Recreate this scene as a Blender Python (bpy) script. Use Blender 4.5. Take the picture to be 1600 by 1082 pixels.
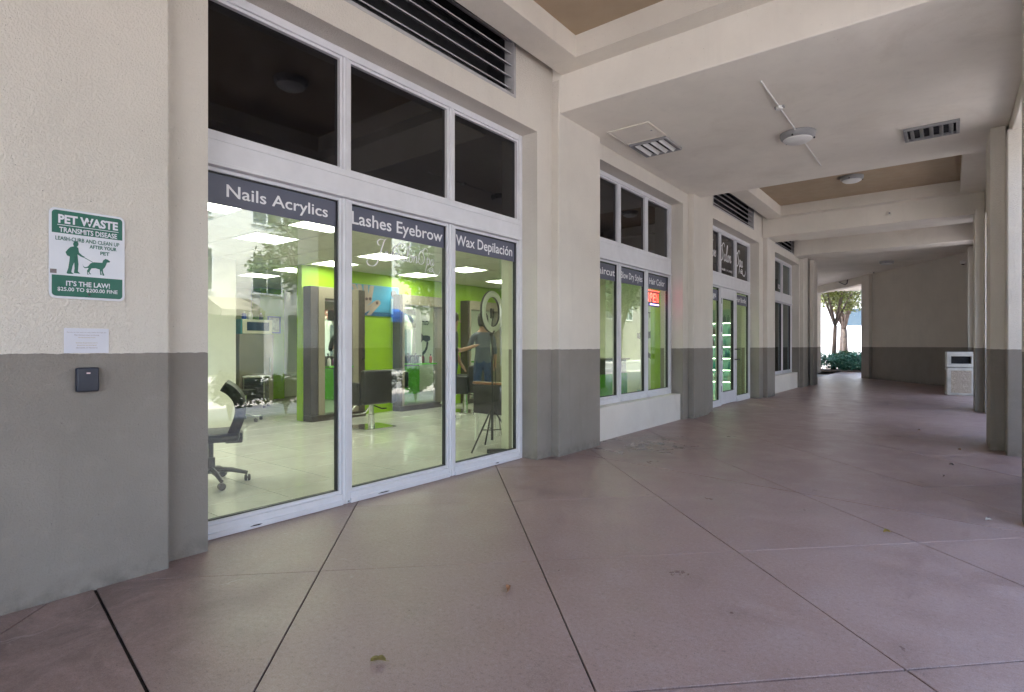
import bpy, bmesh, math, random
from mathutils import Vector, Matrix
R = math.radians
PI = math.pi
sc = bpy.context.scene
for o in list(bpy.data.objects):
    bpy.data.objects.remove(o)

# ------------------------------------------------------------------ camera, sky, sun, exposure
cam_d = bpy.data.cameras.new('camera')
cam = bpy.data.objects.new('camera', cam_d)
sc.collection.objects.link(cam)
cam.location = (0, 0, 1.25)
cam.rotation_euler = (R(90), 0, math.atan(683 / 875))
cam_d.sensor_width = 36
cam_d.lens = 36 * 875 / 1600
cam_d.clip_start = 0.02
cam_d.clip_end = 2000
sc.camera = cam

SUN_EL, SUN_AZ = 69, 255            # azimuth: compass from +Y clockwise -> +X
w = bpy.data.worlds.new('World')
sc.world = w
w.use_nodes = True
wn = w.node_tree
wn.nodes.clear()
sky = wn.nodes.new('ShaderNodeTexSky')
sky.sky_type = 'NISHITA'
sky.sun_disc = False
sky.sun_elevation = R(SUN_EL)
sky.sun_rotation = R(SUN_AZ)
sky.air_density = 1.0
sky.dust_density = 2.0
sky.ozone_density = 1.0
bg = wn.nodes.new('ShaderNodeBackground')
bg.inputs['Strength'].default_value = 0.15
wo = wn.nodes.new('ShaderNodeOutputWorld')
wn.links.new(sky.outputs[0], bg.inputs[0])
wn.links.new(bg.outputs[0], wo.inputs[0])

sun_d = bpy.data.lights.new('sun', 'SUN')
sun = bpy.data.objects.new('sun', sun_d)
sc.collection.objects.link(sun)
sun_d.energy = 3.0
sun_d.angle = R(4)
sun_d.color = (1.0, 0.96, 0.90)
sd = Vector((math.sin(R(SUN_AZ)) * math.cos(R(SUN_EL)), math.cos(R(SUN_AZ)) * math.cos(R(SUN_EL)), math.sin(R(SUN_EL))))
sun.rotation_euler = sd.to_track_quat('Z', 'Y').to_euler()

sc.view_settings.view_transform = 'Standard'
sc.view_settings.look = 'None'
sc.view_settings.exposure = 3.22
sc.view_settings.gamma = 1.0
sc.view_settings.use_curve_mapping = False
sc.render.engine = 'CYCLES'
sc.cycles.use_denoising = True
sc.cycles.max_bounces = 12
sc.cycles.diffuse_bounces = 6
sc.cycles.glossy_bounces = 5
sc.cycles.transparent_max_bounces = 24
sc.cycles.caustics_reflective = False
sc.cycles.caustics_refractive = False
sc.cycles.sample_clamp_indirect = 6
sc.cycles.use_adaptive_sampling = True
sc.cycles.adaptive_threshold = .02

C = sc.collection
rnd = random.Random(11)

# ------------------------------------------------------------------ mesh helpers
class MB:
    def __init__(s):
        s.v = []; s.f = []; s.m = []
    def quad(s, a, b, c, d, mi=0):
        n = len(s.v); s.v += [tuple(a), tuple(b), tuple(c), tuple(d)]; s.f.append((n, n+1, n+2, n+3)); s.m.append(mi)
        return s
    def poly(s, pts, mi=0):
        n = len(s.v); s.v += [tuple(p) for p in pts]; s.f.append(tuple(range(n, n+len(pts)))); s.m.append(mi)
        return s
    def box(s, x0, x1, y0, y1, z0, z1, mi=0, M=None):
        n = len(s.v)
        P = [(x0,y0,z0),(x1,y0,z0),(x1,y1,z0),(x0,y1,z0),(x0,y0,z1),(x1,y0,z1),(x1,y1,z1),(x0,y1,z1)]
        if M is not None: P = [tuple(M @ Vector(p)) for p in P]
        s.v += P
        for f in ((0,3,2,1),(4,5,6,7),(0,1,5,4),(1,2,6,5),(2,3,7,6),(3,0,4,7)):
            s.f.append(tuple(n+i for i in f)); s.m.append(mi)
        return s
    def tube(s, pts, rad, k=8, mi=0, caps=True):
        pts = [Vector(p) for p in pts]
        if not hasattr(rad, '__len__'): rad = [rad]*len(pts)
        n0 = len(s.v); up = None
        for i, p in enumerate(pts):
            d = (pts[min(i+1, len(pts)-1)] - pts[max(i-1, 0)]).normalized()
            if up is None:
                up = Vector((0,0,1)) if abs(d.z) < .9 else Vector((1,0,0))
            a = d.cross(up).normalized(); b = a.cross(d).normalized(); up = b
            for j in range(k):
                t = 2*PI*j/k
                s.v.append(tuple(p + (a*math.cos(t) + b*math.sin(t))*rad[i]))
        for i in range(len(pts)-1):
            for j in range(k):
                A = n0+i*k+j; B = n0+i*k+(j+1) % k
                s.f.append((A, B, B+k, A+k)); s.m.append(mi)
        if caps:
            s.f.append(tuple(n0+j for j in reversed(range(k)))); s.m.append(mi)
            s.f.append(tuple(n0+(len(pts)-1)*k+j for j in range(k))); s.m.append(mi)
        return s
    def lathe(s, prof, c=(0,0,0), k=24, mi=0):
        n0 = len(s.v)
        for r, z in prof:
            for j in range(k):
                t = 2*PI*j/k
                s.v.append((c[0]+r*math.cos(t), c[1]+r*math.sin(t), c[2]+z))
        for i in range(len(prof)-1):
            for j in range(k):
                A = n0+i*k+j; B = n0+i*k+(j+1) % k
                s.f.append((A, B, B+k, A+k)); s.m.append(mi)
        s.f.append(tuple(n0+j for j in reversed(range(k)))); s.m.append(mi)
        s.f.append(tuple(n0+(len(prof)-1)*k+j for j in range(k))); s.m.append(mi)
        return s
    def prism(s, pts, fn, d0, d1, mi=0):
        """pts: 2D polygon; fn(u,v,d) -> point; extruded d0..d1"""
        n = len(pts); b = len(s.v)
        s.v += [tuple(fn(u, v, d0)) for u, v in pts] + [tuple(fn(u, v, d1)) for u, v in pts]
        s.f.append(tuple(b+i for i in reversed(range(n)))); s.m.append(mi)
        s.f.append(tuple(b+n+i for i in range(n))); s.m.append(mi)
        for i in range(n):
            j = (i+1) % n
            s.f.append((b+i, b+j, b+n+j, b+n+i)); s.m.append(mi)
        return s
    def mesh(s, name, mats, bevel=0, smooth=False, seg=2, recalc=True):
        me = bpy.data.meshes.new(name)
        me.from_pydata(s.v, [], s.f)
        for m in (mats if isinstance(mats, (list, tuple)) else [mats]): me.materials.append(m)
        me.polygons.foreach_set('material_index', s.m)
        if recalc or bevel:
            bm = bmesh.new(); bm.from_mesh(me)
            if recalc: bmesh.ops.recalc_face_normals(bm, faces=bm.faces)
            if bevel:
                es = [e for e in bm.edges if len(e.link_faces) == 2 and e.calc_face_angle(0) > .5]
                bmesh.ops.bevel(bm, geom=es, offset=bevel, segments=seg, profile=.5, affect='EDGES', clamp_overlap=True)
            bm.to_mesh(me); bm.free()
        if smooth:
            me.polygons.foreach_set('use_smooth', [True]*len(me.polygons))
            if smooth != 'all':
                try: me.set_sharp_from_angle(angle=R(40))
                except Exception: pass
        me.update()
        return me
    def build(s, name, mats, parent=None, **kw):
        return link(name, s.mesh(name, mats, **kw), parent)

def link(name, me, parent=None, loc=None, rz=0):
    o = bpy.data.objects.new(name, me); C.objects.link(o)
    if parent is not None: o.parent = parent
    if loc is not None: o.location = loc
    if rz: o.rotation_euler.z = rz
    return o

def tag(o, label=None, cat=None, group=None, kind=None):
    if label: o['label'] = label
    if cat: o['category'] = cat
    if group: o['group'] = group
    if kind: o['kind'] = kind
    return o

def empty(name, loc=(0,0,0), rz=0, label=None, cat=None, group=None):
    o = bpy.data.objects.new(name, None); C.objects.link(o)
    o.location = loc; o.rotation_euler = (0,0,rz)
    o.empty_display_size = .1
    return tag(o, label, cat, group)

def struct(o): o['kind'] = 'structure'; return o

def rrect(w_, h_, r, k=5):
    pts = []
    for cx, cy, a in ((w_/2-r, h_/2-r, 0), (-w_/2+r, h_/2-r, 90), (-w_/2+r, -h_/2+r, 180), (w_/2-r, -h_/2+r, 270)):
        for i in range(k+1):
            t = R(a+90*i/k); pts.append((cx+r*math.cos(t), cy+r*math.sin(t)))
    return pts

# ------------------------------------------------------------------ materials
def new_mat(name):
    m = bpy.data.materials.new(name); m.use_nodes = True
    nt = m.node_tree
    return m, nt, nt.nodes['Principled BSDF']

def N(nt, t, **kw):
    n = nt.nodes.new(t)
    for k, v in kw.items():
        if k in n.inputs: n.inputs[k].default_value = v
        else: setattr(n, k, v)
    return n

def mixc(nt, fac, a, b, bt='MIX'):
    n = nt.nodes.new('ShaderNodeMix'); n.data_type = 'RGBA'; n.blend_type = bt
    for i, v in ((0, fac), (6, a), (7, b)):
        if isinstance(v, bpy.types.NodeSocket): nt.links.new(v, n.inputs[i])
        elif i == 0: n.inputs[0].default_value = v
        else: n.inputs[i].default_value = (*v, 1) if len(v) == 3 else v
    return n.outputs[2]

def rampn(nt, src, a, b, lo=0., hi=1.):
    n = nt.nodes.new('ShaderNodeMapRange'); n.clamp = True
    nt.links.new(src, n.inputs[0])
    n.inputs[1].default_value = a; n.inputs[2].default_value = b
    n.inputs[3].default_value = lo; n.inputs[4].default_value = hi
    return n.outputs[0]

def noise(nt, pos, scale, detail=3, rough=.55, dist=0):
    n = N(nt, 'ShaderNodeTexNoise', Scale=scale, Detail=detail, Roughness=rough, Distortion=dist)
    nt.links.new(pos, n.inputs['Vector'])
    return n.outputs[0]

def world_pos(nt):
    return nt.nodes.new('ShaderNodeNewGeometry').outputs['Position']

def bump(nt, bs, h, strength, dist):
    b = N(nt, 'ShaderNodeBump', Strength=strength, Distance=dist)
    nt.links.new(h, b.inputs['Height']); nt.links.new(b.outputs[0], bs.inputs['Normal'])

def pm(name, col, rough=.5, var=.06, vs=4., bs=0, bd=.002, bsc=60., metal=0., coat=0., local=False, spec=.5):
    m, nt, p = new_mat(name)
    p.inputs['Roughness'].default_value = rough
    p.inputs['Metallic'].default_value = metal
    p.inputs['Specular IOR Level'].default_value = spec
    if coat: p.inputs['Coat Weight'].default_value = coat
    if local:
        tc = nt.nodes.new('ShaderNodeTexCoord'); pos = tc.outputs['Object']
    else: pos = world_pos(nt)
    n1 = noise(nt, pos, vs, 4)
    c = mixc(nt, rampn(nt, n1, .3, .7), tuple(x*(1-var) for x in col), tuple(min(1, x*(1+var)) for x in col))
    nt.links.new(c, p.inputs['Base Color'])
    r = rampn(nt, noise(nt, pos, vs*3, 3), .3, .7, max(.02, rough*.85), min(1, rough*1.15))
    nt.links.new(r, p.inputs['Roughness'])
    if bs: bump(nt, p, noise(nt, pos, bsc, 4), bs, bd)
    return m

def emis(name, col, strength):
    m, nt, p = new_mat(name)
    p.inputs['Base Color'].default_value = (.8,.8,.8,1)
    p.inputs['Emission Color'].default_value = (*col, 1)
    p.inputs['Emission Strength'].default_value = strength
    return m

CREAM = (.71, .665, .60)
GREY = (.262, .238, .212)
def stucco(name, up=CREAM, low=GREY, zband=1.212, tex=1.0):
    m, nt, p = new_mat(name)
    pos = world_pos(nt)
    sx = nt.nodes.new('ShaderNodeSeparateXYZ'); nt.links.new(pos, sx.inputs[0])
    fine = noise(nt, pos, 78, 4, .55, .8)
    big = noise(nt, pos, 1.3, 5, .6)
    mid = noise(nt, pos, 9, 4, .6)
    u = mixc(nt, rampn(nt, big, .3, .7), tuple(x*.93 for x in up), tuple(x*1.04 for x in up))
    # weather streaks running down the paint
    mp = N(nt, 'ShaderNodeMapping'); mp.inputs['Scale'].default_value = (5, 5, .5); nt.links.new(pos, mp.inputs[0])
    st = noise(nt, mp.outputs[0], 1.5, 4, .6)
    u = mixc(nt, rampn(nt, st, .56, .8, 0, .22), u, tuple(x*.72 for x in up))
    if low:
        l = mixc(nt, rampn(nt, big, .3, .7), tuple(x*.9 for x in low), tuple(x*1.1 for x in low))
        l = mixc(nt, rampn(nt, mid, .55, .75, 0, .35), l, tuple(x*1.22 for x in low))
        wob = N(nt, 'ShaderNodeMath', operation='MULTIPLY_ADD'); nt.links.new(noise(nt, pos, 16, 5, .7), wob.inputs[0])
        wob.inputs[1].default_value = .022; nt.links.new(sx.outputs[2], wob.inputs[2])
        cut = N(nt, 'ShaderNodeMath', operation='GREATER_THAN'); nt.links.new(wob.outputs[0], cut.inputs[0]); cut.inputs[1].default_value = zband + .011
        # scuffs and dirt splashed at the foot of the wall
        foot = rampn(nt, sx.outputs[2], .0, .13, 1, 0)
        fm = N(nt, 'ShaderNodeMath', operation='MULTIPLY'); nt.links.new(foot, fm.inputs[0]); nt.links.new(rampn(nt, mid, .4, .65), fm.inputs[1])
        l = mixc(nt, fm.outputs[0], l, (.17, .15, .13))
        # kick and trolley scuffs along the dado
        ms = N(nt, 'ShaderNodeMapping'); ms.inputs['Scale'].default_value = (1.2, 1.2, 9); nt.links.new(pos, ms.inputs[0])
        sc1 = noise(nt, ms.outputs[0], 3.2, 7, .75, .8)
        l = mixc(nt, rampn(nt, sc1, .62, .72, 0, .30), l, tuple(x*1.45 for x in low))
        l = mixc(nt, rampn(nt, sc1, .25, .36, .30, 0), l, tuple(x*.6 for x in low))
        l = mixc(nt, rampn(nt, st, .58, .74, 0, .30), l, tuple(x*.7 for x in low))
        col = mixc(nt, cut.outputs[0], l, u)
    else:
        # old water marks on soffits
        wm = noise(nt, pos, .8, 6, .7, .8)
        col = mixc(nt, rampn(nt, wm, .55, .72, 0, .22), u, (up[0]*.62, up[1]*.56, up[2]*.48))
    # small pits
    vo = N(nt, 'ShaderNodeTexVoronoi', Scale=26.); nt.links.new(pos, vo.inputs['Vector'])
    pit = rampn(nt, vo.outputs['Distance'], .03, .075, 1, 0)
    pk = N(nt, 'ShaderNodeMath', operation='MULTIPLY'); nt.links.new(pit, pk.inputs[0]); nt.links.new(rampn(nt, mid, .52, .6), pk.inputs[1])
    col = mixc(nt, pk.outputs[0], col, (.13, .115, .10))
    nt.links.new(col, p.inputs['Base Color'])
    p.inputs['Roughness'].default_value = .8
    p.inputs['Specular IOR Level'].default_value = .3
    h = N(nt, 'ShaderNodeMath', operation='MULTIPLY_ADD')
    nt.links.new(rampn(nt, fine, .42, .62), h.inputs[0]); h.inputs[1].default_value = .8
    nt.links.new(pk.outputs[0], h.inputs[2]); h.inputs[2].default_value = 0
    h2 = N(nt, 'ShaderNodeMath', operation='SUBTRACT'); nt.links.new(rampn(nt, fine, .42, .62), h2.inputs[0]); nt.links.new(pk.outputs[0], h2.inputs[1])
    if low:
        # the grey dado is troweled smoother than the cream wall above it
        hs = N(nt, 'ShaderNodeMath', operation='MULTIPLY'); nt.links.new(h2.outputs[0], hs.inputs[0])
        nt.links.new(rampn(nt, sx.outputs[2], zband-.02, zband+.02, .35, 1), hs.inputs[1]); hh = hs.outputs[0]
    else: hh = h2.outputs[0]
    bump(nt, p, hh, .75*tex, .0034)
    return m

M = {}
M['stucco'] = stucco('stucco_two_tone')
M['stucco_plain'] = stucco('stucco_cream', (.80,.77,.72), None)
M['ceiling'] = stucco('painted_ceiling', (.84,.795,.725), None, tex=.35)
M['beam'] = stucco('painted_beam', (.80,.75,.675), None, tex=.9)
M['coffer'] = pm('brown_coffer_paint', (.40,.31,.215), .8, .06, 2, .2, .002, 60)
M['alu'] = pm('powder_coated_aluminium', (.70,.70,.735), .38, .05, 6, .05, .0005, 200)
M['alu_dark'] = pm('dark_gasket', (.03,.03,.035), .5)
M['band'] = pm('slate_vinyl', (.105,.11,.155), .45, .05, 5)
M['white_vinyl'] = pm('white_vinyl', (.82,.82,.84), .5, .02)
M['black_glass'] = pm('black_spandrel_glass', (.004,.004,.005), .03, 0, 1, spec=.45)
def spandrel():
    m, nt, p = new_mat('black_spandrel_glass'); pos = world_pos(nt)
    du = noise(nt, pos, 2.2, 7, .7, 1.0)
    nt.links.new(mixc(nt, rampn(nt, du, .45, .8), (.003,.003,.004), (.014,.014,.016)), p.inputs['Base Color'])
    nt.links.new(rampn(nt, du, .45, .8, .02, .09), p.inputs['Roughness'])
    p.inputs['Specular IOR Level'].default_value = .55
    bump(nt, p, noise(nt, pos, 1.3, 1), .10, .01)
    return m
M['black_glass'] = spandrel()
M['louver'] = pm('louver_metal', (.42,.41,.42), .5, .1, 6)
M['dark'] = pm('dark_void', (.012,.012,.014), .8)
M['dark_metal'] = pm('dark_metal', (.04,.04,.045), .4, .1)
M['steel'] = pm('brushed_steel', (.55,.55,.56), .3, .05, 10, metal=1)
M['chrome'] = pm('chrome', (.8,.8,.8), .12, .02, 10, metal=1)
M['white_paint'] = pm('white_paint', (.78,.78,.77), .45, .04)
M['joint'] = pm('joint_filler', (.035,.028,.026), .9, .3, 20)

def concrete():
    m, nt, p = new_mat('stained_concrete')
    pos = world_pos(nt)
    def mul(x, y):
        k = N(nt, 'ShaderNodeMath', operation='MULTIPLY')
        for i, v in enumerate((x, y)):
            if isinstance(v, (int, float)): k.inputs[i].default_value = v
            else: nt.links.new(v, k.inputs[i])
        return k.outputs[0]
    a = noise(nt, pos, .55, 5, .62)
    b = noise(nt, pos, 3.1, 6, .65, .4)
    c = noise(nt, pos, 46, 5, .75)
    g = noise(nt, pos, 190, 3, .7)
    col = mixc(nt, rampn(nt, a, .32, .68), (.255,.160,.140), (.335,.230,.206))
    col = mixc(nt, rampn(nt, b, .48, .74, 0, .55), col, (.37,.28,.26))
    col = mixc(nt, rampn(nt, b, .24, .44, .55, 0), col, (.15,.098,.088))
    # sand grain and worn aggregate
    col = mixc(nt, rampn(nt, c, .52, .70, 0, .55), col, (.38,.315,.30))
    col = mixc(nt, rampn(nt, c, .30, .46, .60, 0), col, (.12,.082,.075))
    col = mixc(nt, rampn(nt, g, .54, .66, 0, .45), col, (.42,.36,.345))
    col = mixc(nt, rampn(nt, g, .34, .46, .45, 0), col, (.10,.07,.064))
    # pale mineral scuffs
    d = noise(nt, pos, 6, 9, .82, 1.8)
    e = noise(nt, pos, .9, 3)
    col = mixc(nt, mul(rampn(nt, d, .58, .72, 0, .6), rampn(nt, e, .48, .62)), col, (.43,.375,.37))
    # trodden gum and pock marks
    vo = N(nt, 'ShaderNodeTexVoronoi', Scale=14.); nt.links.new(pos, vo.inputs['Vector'])
    col = mixc(nt, rampn(nt, vo.outputs['Distance'], .022, .045, .85, 0), col, (.06,.043,.04))
    vg = N(nt, 'ShaderNodeTexVoronoi', Scale=1.7); nt.links.new(pos, vg.inputs['Vector'])
    vgs = N(nt, 'ShaderNodeMath', operation='MULTIPLY_ADD'); nt.links.new(c, vgs.inputs[0]); vgs.inputs[1].default_value = .02; nt.links.new(vg.outputs['Distance'], vgs.inputs[2])
    col = mixc(nt, rampn(nt, vgs.outputs[0], .036, .048, .35, 0), col, (.085,.06,.055))
    # damp worn patch by the second pier and a run-off stain by the near wall
    sx = nt.nodes.new('ShaderNodeVectorMath'); sx.operation = 'DISTANCE'; nt.links.new(pos, sx.inputs[0]); sx.inputs[1].default_value = (-3.0, 6.7, 0)
    stn = mul(rampn(nt, sx.outputs['Value'], .35, 1.25, 1, 0), rampn(nt, noise(nt, pos, 2.6, 5, .65, 1.2), .38, .58))
    col = mixc(nt, mul(stn, .6), col, (.095,.062,.055))
    s2 = nt.nodes.new('ShaderNodeVectorMath'); s2.operation = 'DISTANCE'; nt.links.new(pos, s2.inputs[0]); s2.inputs[1].default_value = (-3.2, .6, 0)
    st2 = mul(rampn(nt, s2.outputs['Value'], .3, 1.3, 1, 0), rampn(nt, noise(nt, pos, 3.2, 6, .7, 1.0), .36, .6))
    col = mixc(nt, mul(st2, .6), col, (.085,.06,.055))
    # meandering hairline cracks
    wv = N(nt, 'ShaderNodeTexVoronoi', Scale=.42, feature='DISTANCE_TO_EDGE')
    ad = N(nt, 'ShaderNodeVectorMath', operation='MULTIPLY_ADD')
    nz = N(nt, 'ShaderNodeTexNoise', Scale=3.5, Detail=6.); nt.links.new(pos, nz.inputs['Vector'])
    nt.links.new(nz.outputs[1], ad.inputs[0]); ad.inputs[1].default_value = (.45,.45,0); nt.links.new(pos, ad.inputs[2])
    nt.links.new(ad.outputs[0], wv.inputs['Vector'])
    col = mixc(nt, mul(rampn(nt, wv.outputs['Distance'], .0006, .0018, .45, 0), rampn(nt, a, .52, .6)), col, (.40,.34,.33))
    nt.links.new(col, p.inputs['Base Color'])
    rg = N(nt, 'ShaderNodeMath', operation='SUBTRACT'); nt.links.new(rampn(nt, b, .3, .7, .27, .50), rg.inputs[0]); nt.links.new(mul(stn, .12), rg.inputs[1])
    nt.links.new(rg.outputs[0], p.inputs['Roughness'])
    p.inputs['Specular IOR Level'].default_value = .5
    hs = N(nt, 'ShaderNodeMath', operation='ADD'); nt.links.new(c, hs.inputs[0]); nt.links.new(g, hs.inputs[1])
    bump(nt, p, hs.outputs[0], .45, .0022)
    return m
M['concrete'] = concrete()
M['walk'] = pm('pink_sidewalk', (.44,.39,.365), .8, .1, 1.5, .3, .002, 60)
M['asphalt'] = pm('asphalt', (.20,.195,.19), .85, .15, 3, .4, .004, 90)
M['curb'] = pm('curb_concrete', (.42,.41,.39), .85, .1, 3, .3, .002, 80)

def glass(name, tint, r0=.05, body=None):
    m = bpy.data.materials.new(name); m.use_nodes = True
    nt = m.node_tree; nt.nodes.clear()
    out = nt.nodes.new('ShaderNodeOutputMaterial')
    tr = trn = N(nt, 'ShaderNodeBsdfTransparent')
    gl = N(nt, 'ShaderNodeBsdfGlossy'); gl.inputs['Roughness'].default_value = 0.0; gl.inputs[0].default_value = (.96,.98,1,1)
    g = nt.nodes.new('ShaderNodeNewGeometry')
    # slight waviness of float glass
    nz = N(nt, 'ShaderNodeTexNoise', Scale=1.1, Detail=1.); nt.links.new(g.outputs['Position'], nz.inputs['Vector'])
    bp = N(nt, 'ShaderNodeBump', Strength=.12, Distance=.01); nt.links.new(nz.outputs[0], bp.inputs['Height'])
    nt.links.new(bp.outputs[0], gl.inputs['Normal'])
    d = N(nt, 'ShaderNodeVectorMath', operation='DOT_PRODUCT'); nt.links.new(g.outputs['Normal'], d.inputs[0]); nt.links.new(g.outputs['Incoming'], d.inputs[1])
    a = N(nt, 'ShaderNodeMath', operation='ABSOLUTE'); nt.links.new(d.outputs['Value'], a.inputs[0])
    o = N(nt, 'ShaderNodeMath', operation='SUBTRACT'); o.inputs[0].default_value = 1; nt.links.new(a.outputs[0], o.inputs[1])
    pw = N(nt, 'ShaderNodeMath', operation='POWER'); nt.links.new(o.outputs[0], pw.inputs[0]); pw.inputs[1].default_value = 5
    f = N(nt, 'ShaderNodeMath', operation='MULTIPLY_ADD'); nt.links.new(pw.outputs[0], f.inputs[0]); f.inputs[1].default_value = 1-r0; f.inputs[2].default_value = r0
    sm = N(nt, 'ShaderNodeTexNoise', Scale=5., Detail=6., Roughness=.7, Distortion=1.5); nt.links.new(g.outputs['Position'], sm.inputs['Vector'])
    df = N(nt, 'ShaderNodeBsdfDiffuse'); df.inputs[0].default_value = (.8,.8,.8,1)
    t2 = nt.nodes.new('ShaderNodeMixShader'); nt.links.new(rampn(nt, sm.outputs[0], .45, .75, .004, .035), t2.inputs[0]); nt.links.new(tr.outputs[0], t2.inputs[1]); nt.links.new(df.outputs[0], t2.inputs[2]); tr = t2
    iv = N(nt, 'ShaderNodeMath', operation='DIVIDE'); iv.inputs[0].default_value = 1.0; nt.links.new(a.outputs[0], iv.inputs[1])
    mn = N(nt, 'ShaderNodeMath', operation='MINIMUM'); nt.links.new(iv.outputs[0], mn.inputs[0]); mn.inputs[1].default_value = 6.0
    cc = nt.nodes.new('ShaderNodeCombineXYZ')
    for i_, tv in enumerate(tint):
        pw_ = N(nt, 'ShaderNodeMath', operation='POWER'); pw_.inputs[0].default_value = tv; nt.links.new(mn.outputs[0], pw_.inputs[1]); nt.links.new(pw_.outputs[0], cc.inputs[i_])
    nt.links.new(cc.outputs[0], trn.inputs[0])
    mx = nt.nodes.new('ShaderNodeMixShader'); nt.links.new(f.outputs[0], mx.inputs[0]); nt.links.new(tr.outputs[0], mx.inputs[1]); nt.links.new(gl.outputs[0], mx.inputs[2])
    nt.links.new(mx.outputs[0], out.inputs[0])
    return m
M['glass'] = glass('storefront_glass', (.945,.975,.895), .085)
M['glass_dark'] = glass('tinted_glass', (.68,.79,.76), .05)

# ------------------------------------------------------------------ text helpers
_txt = {}
def text_flat(s, bold=0.0, shear=0.0):
    key = (s, bold, shear)
    if key in _txt: return _txt[key]
    cu = bpy.data.curves.new('t', 'FONT'); cu.body = s; cu.size = 1; cu.offset = bold; cu.shear = shear
    cu.resolution_u = 3; cu.fill_mode = 'FRONT'
    ob = bpy.data.objects.new('t', cu); C.objects.link(ob)
    dg = bpy.context.evaluated_depsgraph_get()
    me = bpy.data.meshes.new_from_object(ob.evaluated_get(dg))
    v = [tuple(p.co) for p in me.vertices]; f = [tuple(p.vertices) for p in me.polygons]
    bpy.data.objects.remove(ob); bpy.data.curves.remove(cu); bpy.data.meshes.remove(me)
    xs = [p[0] for p in v]; ys = [p[1] for p in v]
    r = (v, f, min(xs), max(xs), min(ys), max(ys)); _txt[key] = r
    return r

def text_into(mb, s, u0, u1, v0, v1, fn, bold=0.0, mi=0, shear=0):
    """fit the text's ink box into u0..u1 x v0..v1 on the plane fn(u,v)->xyz"""
    v, f, x0, x1, y0, y1 = text_flat(s, bold, shear)
    n = len(mb.v)
    for x, y, _ in v:
        mb.v.append(tuple(fn(u0+(x-x0)/(x1-x0)*(u1-u0), v0+(y-y0)/(y1-y0)*(v1-v0))))
    for q in f:
        mb.f.append(tuple(n+i for i in q)); mb.m.append(mi)

# script lettering: strokes in glyph units (x-height 1), drawn as ribbons of varying width
GL = {
 'J': (2.0, [[(1.9,2.5),(1.2,2.55),(.75,2.2),(.9,1.75),(1.3,1.7)], [(2.3,2.75),(1.95,2.55),(1.65,1.7),(1.35,.4),(1.0,-.75),(.45,-1.25),(-.35,-1.2),(-.7,-.75),(-.5,-.5)]]),
 'S': (1.7, [[(1.75,1.95),(1.7,2.35),(1.2,2.5),(.75,2.1),(.8,1.6),(1.15,1.1),(1.2,.5),(.8,.02),(.2,.0),(-.25,.4),(-.1,.85),(.2,.8)], [(.75,2.1),(.2,1.9),(-.15,1.3),(.0,.7),(.3,.6)]]),
 'o': (.95, [[(.55,1.0),(.2,.85),(.1,.35),(.35,.0),(.7,.2),(.75,.7),(.5,1.0),(.6,.75),(1.0,.75)]]),
 's': (.8, [[(.0,.1),(.35,.7),(.5,1.1),(.55,.75),(.7,.35),(.5,.0),(.2,.08)], [(.5,.0),(.8,.25)]]),
 'e': (.85, [[(.0,.3),(.4,.5),(.65,.8),(.5,1.0),(.25,.8),(.2,.3),(.45,.0),(.75,.15),(.95,.5)]]),
 'a': (1.05, [[(.75,.85),(.45,1.0),(.15,.7),(.12,.2),(.35,.0),(.65,.35),(.8,.95),(.72,.3),(.8,.02),(1.1,.35)]]),
 'l': (.6, [[(.0,.3),(.4,1.2),(.62,2.1),(.45,2.35),(.25,1.8),(.15,.6),(.25,.05),(.5,.1),(.65,.4)]]),
 'n': (1.15, [[(.0,.6),(.2,1.0),(.22,.5),(.15,.0)], [(.2,.5),(.5,.95),(.75,.9),(.75,.4),(.8,.02),(1.15,.35)]]),
 'p': (1.0, [[(.05,.7),(.3,1.1),(.15,-.2),(-.05,-1.2)], [(.22,.55),(.5,1.0),(.8,.8),(.75,.2),(.45,.0),(.25,.2),(.6,.1),(1.0,.4)]]),
 '~': (1.6, [[(-1.6,-.85),(-.7,-.35),(-.2,-.6),(-.7,-1.0),(-1.1,-.85),(-.5,-.65),(.3,-1.2),(1.1,-1.25),(1.6,-.75),(1.45,-.35)]]),
}
def spline(p, k=6):
    P = [p[0]]+list(p)+[p[-1]]; out = []
    for i in range(1, len(P)-2):
        a, b, c, d = P[i-1], P[i], P[i+1], P[i+2]
        for j in range(k):
            t = j/k
            out.append(tuple(.5*((2*b[q])+(-a[q]+c[q])*t+(2*a[q]-5*b[q]+4*c[q]-d[q])*t*t+(-a[q]+3*b[q]-3*c[q]+d[q])*t**3) for q in (0,1)))
    out.append(p[-1]); return out
def script_into(mb, s, u0, v0, scale, fn, width=.12, mi=0, sx=1.0, slant=.12):
    x = 0
    for ch in s:
        if ch == ' ': x += .7; continue
        adv, strokes = GL[ch]
        for st in strokes:
            q = spline(st); n0 = len(mb.v)
            for i, (px, py) in enumerate(q):
                a = q[max(0, i-1)]; b = q[min(len(q)-1, i+1)]
                dx, dy = b[0]-a[0], b[1]-a[1]; L = math.hypot(dx, dy) or 1
                e = min(i, len(q)-1-i)/max(1, len(q)-1)*2
                wd = width*(.45+.55*abs(dy)/L)*(.4+.6*min(1, e*2.5))
                for sg in (-1, 1):
                    X = x+px-dy/L*wd*sg; Y = py+dx/L*wd*sg
                    mb.v.append(tuple(fn(u0+(X+Y*slant)*scale*sx, v0+Y*scale)))
            for i in range(len(q)-1):
                k = n0+2*i
                mb.f.append((k, k+1, k+3, k+2)); mb.m.append(mi)
        x += adv
    return x*scale*sx

# ================================================================== GROUND
g = MB().quad((-300,-300,-.16),(300,-300,-.16),(300,300,-.16),(-300,300,-.16)).build('ground', M['curb'], recalc=False); struct(g)
pv = MB().box(-4.2, 1.7, -9, 33, -.155, -.012).build('pavement', M['joint']); struct(pv)
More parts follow.
